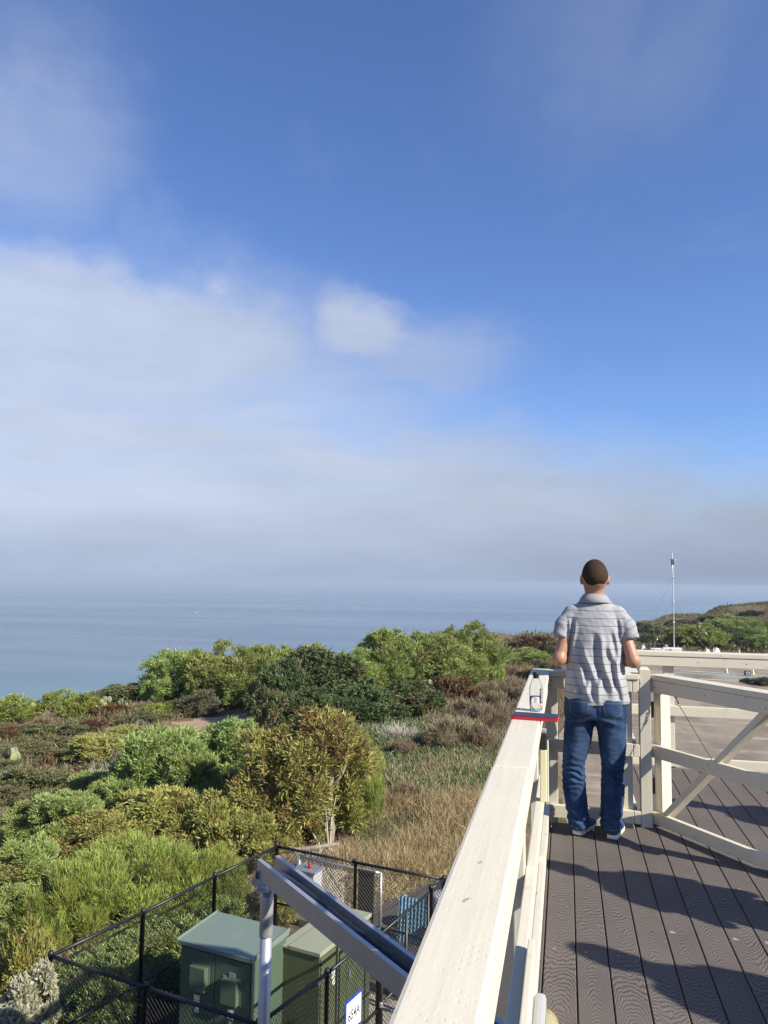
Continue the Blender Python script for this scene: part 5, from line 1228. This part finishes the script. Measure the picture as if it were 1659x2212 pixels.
for px_, py_, lab in ((480, 1790, 'bleached bare branch pointing left out of the thicket'), (430, 1850, 'grey fallen twigs under the yellow green shrubs')):
    q, _ = hit(px_, py_+60); r_ = thing('bare_branch', lab, 'branch', (q[0], q[1], q[2])); z_ = at_range(px_, py_, _)[2]-q[2]
    st_ = link('stem', tube_me('stem', [(.5, .2, z_*.5), (.2, -.1, z_*.95), (-.2, -.3, z_*1.0), (-.9, -.45, z_*.92)], [.04, .035, .028, .010], PALEB, 7), r_); link('foot', tube_me('foot', [(.9, .4, -.05), (.5, .2, z_*.5)], [.05, .04], PALEB, 7), r_)
    for k in range(4): link('twig', tube_me('twig', [(.1-.25*k, -.2-.06*k, z_*.97), (-.1-.25*k, -.5-.06*k, z_*(.97+.10*(k % 2))), (-.35-.2*k, -.55, z_*(.9-.12*k))], [.018, .012, .005], PALEB, 6), r_)

# --- prickly pears
def cactus(px_, py_, w, label, seed):
    rs = np.random.RandomState(seed); q, rg = hit(px_, py_); W_ = w/F*rg; root = thing('prickly_pear', label, 'cactus', (q[0], q[1], q[2]-.05)); me = bpy.data.meshes.get('pad_shape')
    if me is None:
        me = lathe_me('pad_shape', [(.0001, -1), (.35, -.93), (.72, -.60), (.98, -.05), (1.0, .30), (.82, .72), (.45, .95), (.0001, 1.0)], simple('cactus_skin', (.20, .22, .10), .6, 0, .25, 12, .3, 60, dirt=(.35, .30, .16, .5)), 14); me.transform(Matrix.Diagonal((1, .26, 1, 1)))
    for k in range(26):
        lvl = k % 4; a = rs.uniform(0, 6.28); rad = W_*.42*rs.rand()**.6; s = .13*W_/1.0*rs.uniform(.8, 1.2)
        o = link('pad', me, root, (rad*math.cos(a), rad*math.sin(a), s*(.9+lvl*1.35))); o.scale = (s*.85, s*.85, s*1.15); o.rotation_euler = (rs.normal()*.25, rs.normal()*.35, rs.uniform(0, 6.28))
cactus(16, 1668, 56, 'pale prickly pear cactus at the left edge of the picture', 1); cactus(218, 1545, 42, 'pale prickly pear cactus beside the round bright bush', 2); cactus(60, 1560, 40, 'small pale prickly pear among rust coloured scrub', 3); cactus(935, 1498, 36, 'pale prickly pear under the skyline trees', 4); cactus(262, 1540, 34, 'small prickly pear in the dry brush by the bluff edge', 5)

# ------------------------------------------------------------------ ground cover
def inpoly(x, y, poly):
    r_ = np.zeros(len(x), bool); n = len(poly)
    for i in range(n):
        x0, y0 = poly[i]; x1, y1 = poly[(i+1) % n]; c = ((y0 > y) != (y1 > y)) & (x < (x1-x0)*(y-y0)/((y1-y0) if y1 != y0 else 1e-9)+x0); r_ ^= c
    return r_
def cover(name, poly, n, nl, ln, wd, spread, mat, label, seed, up=1.0, box_=(-40, 4, 9, 70), patch=None, dryf=.2, lenvar=.45, jit=.5):
    rs = np.random.RandomState(seed); k = n*8
    X = rs.uniform(box_[0], box_[1], k); Y = rs.uniform(box_[2], box_[3], k); Z = ground(X, Y)
    u, v_, d = proj(np.stack([X, Y, Z], 1)); ok = inpoly(u, v_, poly) & (d > 1) & ~inpoly(u, v_, NODIRT)
    if patch: ok &= (np.sin(X*patch[0]+1.3*np.sin(Y*patch[1]))+np.sin(Y*patch[0]*1.1+1.7*np.sin(X*patch[1]*.9))+rs.normal(size=k)*.5 > patch[2])
    inside = inpoly(X, Y, [(-6.5, 9.3), (-3.4, 8.55), (-2.05, 13.1), (-5.2, 13.85)]) | inpoly(X, Y, [(-4.3, 16.2), (-2.55, 19.6), (-1.6, 21.0), (-.5, 21.0), (-.5, 8.0), (-2.0, 8.0), (-2.35, 13.4), (-4.5, 14.3)]) | ((X > -.5) & (Y < 74) & (X > -.5+np.clip(Y-37, 0, 40)*.13))
    ok &= ~inside; X, Y, Z = X[ok][:n], Y[ok][:n], Z[ok][:n]
    P = np.stack([X, Y, Z-.01], 1); N = np.tile(np.array([0, 0, 1.0]), (len(P), 1))+rs.normal(size=(len(P), 3))*.15
    o = link(name, tuft_mesh(name, P, N, nl, ln, wd, spread, LM[mat], rs, None, (rs.rand(len(P)) < dryf).astype(float), jit, lenvar=lenvar, up=up-1)); return tag(o, label, None, kind='stuff')
# bare dirt between the thicket and the skyline trees
def dirt(poly, label, seed):
    rs = np.random.RandomState(seed); g0 = [hit(x, y)[0] for x, y in poly]; c = np.mean(g0, 0); n = 48; v = [(c[0], c[1], float(ground(c[0], c[1]))+.035)]; f = []
    ring = []
    P_ = np.array([[q[0], q[1]] for q in g0]); per = np.linspace(0, len(P_), n, endpoint=False)
    for t_ in per:
        i = int(t_); q = P_[i % len(P_)]*(1-(t_-i))+P_[(i+1) % len(P_)]*(t_-i); ring.append(c[:2]+(q-c[:2])*(1+.12*rs.normal()))
    for k in (.35, .7, 1.0):
        for q in ring: w = c[:2]+(q-c[:2])*k; v.append((w[0], w[1], float(ground(w[0], w[1]))+(.05 if k < 1 else -.03)))
    for j in range(n): f.append((0, 1+j, 1+(j+1) % n))
    for k in range(2):
        for j in range(n): a = 1+k*n; f.append((a+j, a+n+j, a+n+(j+1) % n, a+(j+1) % n))
    o = link('bare_dirt', mesh('bare_dirt', v, f, simple('bare_dirt_soil', (.36, .25, .16), .95, 0, .25, 1.4, .8, 14), True)); return tag(o, label, 'dirt', kind='structure')
dirt([(372, 1562), (420, 1552), (500, 1545), (560, 1532), (600, 1542), (545, 1560), (470, 1578), (410, 1585)], 'bare tan dirt below the skyline trees', 3)
dirt([(60, 1545), (120, 1535), (180, 1548), (260, 1540), (300, 1548), (200, 1558), (110, 1556)], 'pale dirt strip along the bluff edge', 4)
NODIRT = [(365, 1566), (420, 1550), (500, 1543), (560, 1530), (606, 1542), (545, 1562), (470, 1580), (410, 1588)]
GP = [(700, 1880), (780, 1820), (820, 1740), (860, 1720), (930, 1735), (1010, 1725), (1060, 1740), (1020, 1850), (960, 1905), (760, 1910)]
cover('dry_grass', GP, 7000, 12, .30, .010, .6, 'straw', 'tall golden dry grass beside the fence', 41, box_=(-9, 0, 15, 34), patch=(1.3, .8, -.35), dryf=.22, lenvar=.75)
cover('dry_grass', [(830, 1650), (960, 1640), (1075, 1650), (1060, 1735), (850, 1730)], 800, 12, .30, .011, .5, 'straw', 'patches of golden dry grass among the green mat', 51, box_=(-9, 0, 20, 36), patch=(1.1, .9, .3), dryf=.12)
cover('green_grass', GP, 1500, 10, .16, .014, .7, 'sage', 'green weeds growing through the dry grass', 52, box_=(-9, 0, 15, 34), patch=(1.1, 1.3, .5), dryf=.1)
cover('dry_grass', [(600, 1860), (720, 1840), (960, 1880), (980, 1960), (900, 2010), (700, 1990)], 3500, 10, .16, .014, .8, 'straw', 'short trampled straw and leaf litter beyond the far fence', 42, box_=(-9, 0, 13, 24), dryf=.6)
cover('ice_plant', [(600, 1600), (700, 1560), (940, 1535), (1010, 1550), (1090, 1600), (1060, 1720), (900, 1720), (830, 1690), (800, 1640), (700, 1640)], 20000, 9, .17, .042, .8, 'sage', 'low green succulent mat on the flat beside the railing', 43, box_=(-22, 0, 21, 48), dryf=.18)
cover('dry_tufts', [(700, 1600), (940, 1560), (1080, 1600), (1060, 1720), (850, 1710)], 900, 14, .26, .012, .6, 'brown', 'scattered dry straw tufts in the green mat', 53, box_=(-18, 0, 21, 44), patch=(.9, .7, .4), dryf=.5)
cover('dry_scrub', [(930, 1470), (1060, 1460), (1120, 1432), (1230, 1440), (1230, 1540), (1110, 1610), (1050, 1640), (930, 1600), (900, 1540)], 9000, 10, .34, .022, .5, 'brown', 'brown dry scrub covering the flat beside the railing', 44, box_=(-16, 0, 28, 74), dryf=.45)
cover('dry_scrub', [(0, 1510), (340, 1480), (560, 1530), (560, 1560), (300, 1640), (120, 1800), (-40, 1820), (-40, 1510)], 6500, 9, .26, .030, .7, 'brown', 'brown dry cover over the seaward slope', 45, box_=(-42, -6, 16, 60), patch=(.5, .37, -.1), dryf=.4)
cover('low_scrub', [(0, 1520), (340, 1490), (420, 1540), (300, 1640), (200, 1720), (120, 1820), (-40, 1840), (-40, 1520)], 15000, 12, .22, .042, .9, 'olive', 'low olive cover over the seaward slope', 46, box_=(-42, -6, 16, 60), patch=(.33, .45, -.3), dryf=.2)
cover('dry_grass', [(60, 2040), (420, 2040), (460, 2230), (420, 2300), (60, 2300)], 3500, 9, .20, .016, .6, 'brown', 'brown dry grass under the shrubs by the fence', 47, box_=(-12, -4, 8.5, 14), dryf=.6)
cover('leaf_litter', [(0, 1700), (560, 1720), (700, 1800), (640, 1900), (560, 1990), (100, 2212), (0, 2212)], 7000, 7, .16, .030, 1.2, 'brown', 'dry leaf litter and seedlings under the thicket', 48, box_=(-22, -3.5, 9, 26), dryf=.5)
cover('far_scrub', [(1060, 1440), (1090, 1385), (1200, 1352), (1380, 1328), (1670, 1300), (1670, 1412), (1200, 1420)], 26000, 8, .42, .13, 1.0, 'olive', 'olive and brown scrub covering the far hillside', 49, box_=(-14, 90, 72, 320), dryf=.45)
cover('far_brush', [(1060, 1440), (1090, 1385), (1200, 1352), (1380, 1328), (1670, 1300), (1670, 1412), (1200, 1420)], 14000, 8, .42, .08, .8, 'brown', 'dry brush between the bushes of the far hillside', 50, box_=(-14, 90, 72, 320), patch=(.08, .06, -.1), dryf=.6)
# ------------------------------------------------------------------ bottle and notebook on the long railing
bt = thing('water_bottle', 'clear plastic water bottle with a black cap standing on the railing cap', 'bottle', (-.146, 3.965, 1.0518))
def clear(name, col=(1, 1, 1), rough=.03, ior=1.33):
    m, t, b = newmat(name); b.inputs['Base Color'].default_value = rgba(col); b.inputs['Roughness'].default_value = rough; b.inputs['Transmission Weight'].default_value = 1.0; b.inputs['IOR'].default_value = ior
    return m
prof = [(.012, .004), (.024, .0), (.030, .004), (.0318, .014), (.0318, .098), (.0312, .112), (.0280, .130), (.0205, .150), (.0150, .162), (.0132, .168), (.0132, .176)]
outer = prof; inner = [(r-.0006, z+.0006) for r, z in prof[::-1]]
link('shell', lathe_me('shell', outer+inner, clear('clear_plastic', (.97, .98, .98), .04, 1.25), 32), bt)
wp = [(.0001, .0022), (.012, .0055)]+[(r-.0012, z+.0012) for r, z in prof[1:5] if z < .09]+[(.0306, .072), (.0001, .072)]
link('water', lathe_me('water', wp, clear('drinking_water', (.96, .985, .99), .0, 1.33), 32), bt)
cp = link('cap', lathe_me('cap', [(.0145, .1665), (.0150, .168), (.0150, .186), (.0142, .190), (.0001, .1905)], simple('black_cap_plastic', (.012, .012, .013), .4), 32), bt)
link('neck_ring', lathe_me('neck_ring', [(.0150, .1605), (.0158, .1625), (.0150, .1645)], simple('black_ring', (.012, .012, .013), .4), 32), bt)
BINK = simple('black_label_film', (.010, .010, .011), .35); WINK = simple('white_label_ink', (.80, .80, .80), .5); RINK = simple('red_label_ink', (.50, .015, .02), .5)
def wrap(name, a0, a1, z0, z1, m, parent, r=.0322, n=8):
    v = []; 
    for i in range(n+1):
        a = a0+(a1-a0)*i/n
        for z in (z0, z1): v.append((r*math.sin(a), -r*math.cos(a), z))
    return link(name, mesh(name, v, [(2*i, 2*i+2, 2*i+3, 2*i+1) for i in range(n)], m, True), parent)
l1 = wrap('label', R(36), R(74), .026, .112, BINK, bt); wrap('label', R(-100), R(-64), .026, .118, BINK, bt)
wrap('emblem', R(36), R(74), .0262, .043, RINK, l1, .0324)
for (a0, a1, z0, z1) in ((51, 59, .029, .041), (45, 65, .0327, .0373)): wrap('emblem_cross', R(a0), R(a1), z0, z1, WINK, l1, .0326, 3)
tm = text_mesh('lettering', 'essentia', .0215, WINK, .92)
for v_ in tm.vertices:
    u, w = v_.co.x, v_.co.y; a = R(55)-w/.0326; v_.co = (.0327*math.sin(a), -.0327*math.cos(a), .0775+u)
link('lettering', tm, l1)
fp = simple('fine_print', (.40, .35, .33), .6); 
for i, z in enumerate((.096, .092, .066, .062, .058, .054, .050, .046)): wrap('fine_print', R(-8), R(20-((i*7) % 9)), z, z+.0016, fp if i != 2 else RINK, bt, .0323, 4)
wrap('fine_print_panel', R(-14), R(28), .042, .072, simple('pale_print_film', (.62, .63, .64), .4), bt, .03215, 6)

nb = thing('notebook', 'navy notebook with a red edge lying across the railing cap beside the bottle', 'notebook', (-.139, 3.735, 1.0518), R(-4))
NAVY = simple('navy_cover', (.030, .034, .065), .6, 0, .15, 12, .2, 200); REDB = simple('red_edge', (.40, .012, .022), .5, 0, .12, 14)
link('red_block', box_me('red_block', .208, .108, .0165, REDB, .0015), nb, (0, 0, .0084)); link('cover', box_me('cover', .2095, .1095, .0022, NAVY, .0008), nb, (0, .0, .0179))

# ------------------------------------------------------------------ guyed mast and the rest of the far court
mz = float(ground(11.58, 90.3)); WM = simple('pale_steel', (.62, .64, .68), .35, .3); WP = simple('white_paint', (.74, .74, .71), .6, 0, .06, 3)
mast = thing('antenna_mast', 'tall thin guyed antenna mast with dark drum antennas near its top', 'mast', (11.58, 90.3, mz-.05))
link('tube', tube_me('tube', [(0, 0, .3), (0, 0, 5.6), (0, 0, 8.4), (0, 0, 11.1)], [.075, .065, .05, .045], WM, 10), mast)
for z in (3.3, 5.55, 8.35): link('collar', tube_me('collar', [(0, 0, z), (0, 0, z+.16)], .10, WM, 10), mast)
DKM = simple('dark_antenna', (.06, .05, .045), .5, .3)
for k in range(4):
    a = k*math.pi/2+.4; link('antenna', box_me('antenna', .09, .07, .68, DKM if k != 1 else WM, .012), mast, (.12*math.cos(a), .12*math.sin(a), 10.05))
link('crossarm', tube_me('crossarm', [(-.45, .1, 10.28), (.42, -.1, 10.28)], .016, WM, 6), mast)
GUY = simple('guy_wire', (.22, .22, .22), .5, .5)
anch = [(-6.6, -4.0), (3.2, -2.2), (4.3, -1.3), (-3.4, 6.5), (4.6, 6.2), (-2.8, -3.6)]
for k, (ax_, ay_) in enumerate(anch):
    az_ = float(ground(11.58+ax_, 90.3+ay_))-mz+.35
    for z in ((8.4, 5.6) if k in (0, 2, 3, 4) else (5.6,)): link('guy_wire', tube_me('guy_wire', [(0, 0, z), (ax_, ay_, az_)], .008, GUY, 4, False), mast)
    i_ = Vector((ax_, ay_, az_))*.62+Vector((0, 0, 8.4 if k in (0, 2, 3, 4) else 5.6))*.38
    if k in (0, 2, 4, 5): link('insulator', tube_me('insulator', [Vector((0, 0, 8.4 if k != 5 else 5.6)).lerp(Vector((ax_, ay_, az_)), .72), Vector((0, 0, 8.4 if k != 5 else 5.6)).lerp(Vector((ax_, ay_, az_)), .75)], .045, WP, 8), mast)
link('plinth', box_me('plinth', 1.9, 1.2, .75, WP, .03), mast, (-.3, -.4, .30)); link('plinth_wing', box_me('plinth_wing', 1.3, .9, .64, WP, .03), mast, (-1.9, -.6, .26)); link('junction_box', box_me('junction_box', .30, .25, .34, GALV, .02), mast, (-.85, -.3, .84))
def anchor(x, y, label, sc=1.0):
    z = float(ground(x, y)); r_ = thing('guy_anchor', label, 'anchor', (x, y, z-.05), .3, group='white guy anchors')
    bm_ = bmesh.new(); pr_ = [(-.34, 0), (.34, 0), (.26, .60), (.12, .88), (-.10, .88), (-.24, .60)]
    r0 = [bm_.verts.new((a*sc, -.22*sc, b*sc)) for a, b in pr_]; r1 = [bm_.verts.new((a*sc, .22*sc, b*sc)) for a, b in pr_]
    for i in range(6): bm_.faces.new((r0[i], r0[(i+1) % 6], r1[(i+1) % 6], r1[i]))
    bm_.faces.new(r0[::-1]); bm_.faces.new(r1); bmesh.ops.recalc_face_normals(bm_, faces=bm_.faces); bmesh.ops.bevel(bm_, geom=list(bm_.edges), offset=.025, segments=1, affect='EDGES')
    link('block', bm_mesh('block', bm_, WP), r_); link('eye_bolt', tube_me('eye_bolt', [(0, 0, .84*sc), (0, 0, 1.0*sc)], .03, WM, 6), r_); return r_
anchor(14.65, 88.7, 'white guy anchor block right of the mast, the plain one of the pair'); anchor(15.75, 89.6, 'white guy anchor block beside a thin white stake, right of the mast', 1.15); anchor(8.3, 90.2, 'white guy anchor block left of the mast, next to the man\'s elbow', .9)
for x, y, lab in ((15.4, 89.0, 'thin white marker stake close to the guy anchors'), (17.95, 89.0, 'thin white marker stake alone at the far right')):
    s_ = thing('marker_stake', lab, 'stake', (x, y, float(ground(x, y))-.05)); link('shaft', tube_me('shaft', [(0, 0, 0), (0, 0, .95)], .045, WP, 8), s_); link('cap', tube_me('cap', [(0, 0, .93), (0, 0, .99)], .055, WP, 8), s_)
def cone(x, y, label):
    r_ = thing('traffic_cone', label, 'cone', (x, y, GZ+.031), group='faded cones on the court')
    link('body', lathe_me('body', [(.125, .022), (.10, .10), (.045, .40), (.035, .43), (.0001, .435)], simple('faded_cone', (.72, .66, .54), .6, 0, .06, 9), 16), r_); link('base', box_me('base', .32, .32, .022, simple('cone_base_yellow', (.60, .42, .12), .7), .006), r_, (0, 0, .0115)); link('collar', lathe_me('collar', [(.107, .10), (.108, .105), (.088, .19), (.086, .19)], simple('cone_yellow_band', (.62, .47, .18), .6), 16), r_)
cone(7.78, 67.6, 'faded small cone nearest the standing man, leftmost of three'); cone(12.63, 67.6, 'faded small cone by the white line, middle of three'); cone(14.51, 67.2, 'faded small cone beside the square dark vent, rightmost of three')
vt = thing('vent_block', 'small square block with a round dark hole on the court', 'vent', (13.9, 66.3, GZ+.031)); link('block', box_me('block', .42, .25, .38, simple('brown_block', (.10, .06, .045), .8), .012), vt, (0, 0, .19)); link('pipe', lathe_me('pipe', [(.085, 0), (.13, 0), (.13, .03), (.085, .03), (.085, -.0)], WP, 18), vt, (0, -.125, .19)); vt.children[-1].rotation_euler = (R(90), 0, 0)

# utility pole on the far hill
h_, d_ = hit(1570, 1336); 
pl = thing('utility_pole', 'leaning wooden utility pole standing on the far hill', 'pole', (float(h_[0]), float(h_[1]), float(h_[2])-.3)); PLM = simple('weathered_pole', (.05, .045, .04), .9)
ph_ = 30/1659*d_; link('shaft', tube_me('shaft', [(0, 0, 0), (.012*ph_, 0, ph_*.5), (.05*ph_, 0, ph_+.3)], [.16, .14, .11], PLM, 8), pl); link('insulator', lathe_me('insulator', [(.10, 0), (.14, .1), (.12, .35), (.0001, .40)], PLM, 8), pl, (.05*ph_+.25, 0, ph_*.78)); link('arm', bar_me('arm', (.04*ph_-.1, 0, ph_*.80), (.05*ph_+.35, 0, ph_*.80), .08, .08, PLM, .01), pl)

# boats far out
def boat(px, py, L, label):
    p = onz(px, py, SEAZ); r_ = thing('boat', label, 'boat', (p[0], p[1], SEAZ), R(20))
    st = [(-.5, .10, .09), (-.3, .14, .085), (.1, .14, .09), (.35, .09, .105), (.5, .005, .12)]; v = []; f = []
    for x, w, d in st: v += [(x*L, -w*L, d*L), (x*L, -w*.6*L, -.02*L), (x*L, w*.6*L, -.02*L), (x*L, w*L, d*L)]
    for i in range(4):
        for k in range(3): f.append((4*i+k, 4*i+k+1, 4*i+5+k, 4*i+4+k))
        f.append((4*i+3, 4*i, 4*i+4, 4*i+7))
    f += [(0, 1, 2, 3), (19, 18, 17, 16)]; link('hull', mesh('hull', v, f, WP), r_)
    link('cabin', box_me('cabin', .34*L, .2*L, .13*L, WP, .01*L), r_, (-.05*L, 0, .155*L)); link('windows', box_me('windows', .30*L, .204*L, .035*L, simple('boat_glass', (.03, .04, .05), .2), 0), r_, (-.05*L, 0, .18*L)); link('mast', tube_me('mast', [(-.1*L, 0, .22*L), (-.1*L, 0, .42*L)], .008*L, WP, 6), r_)
boat(424, 1324, 9.0, 'small white motor boat alone on the water at the left'); boat(985, 1290, 22.0, 'tiny white boat far out near the middle of the bay'); boat(1569, 1282, 60.0, 'distant pale ship on the hazy horizon at the right')
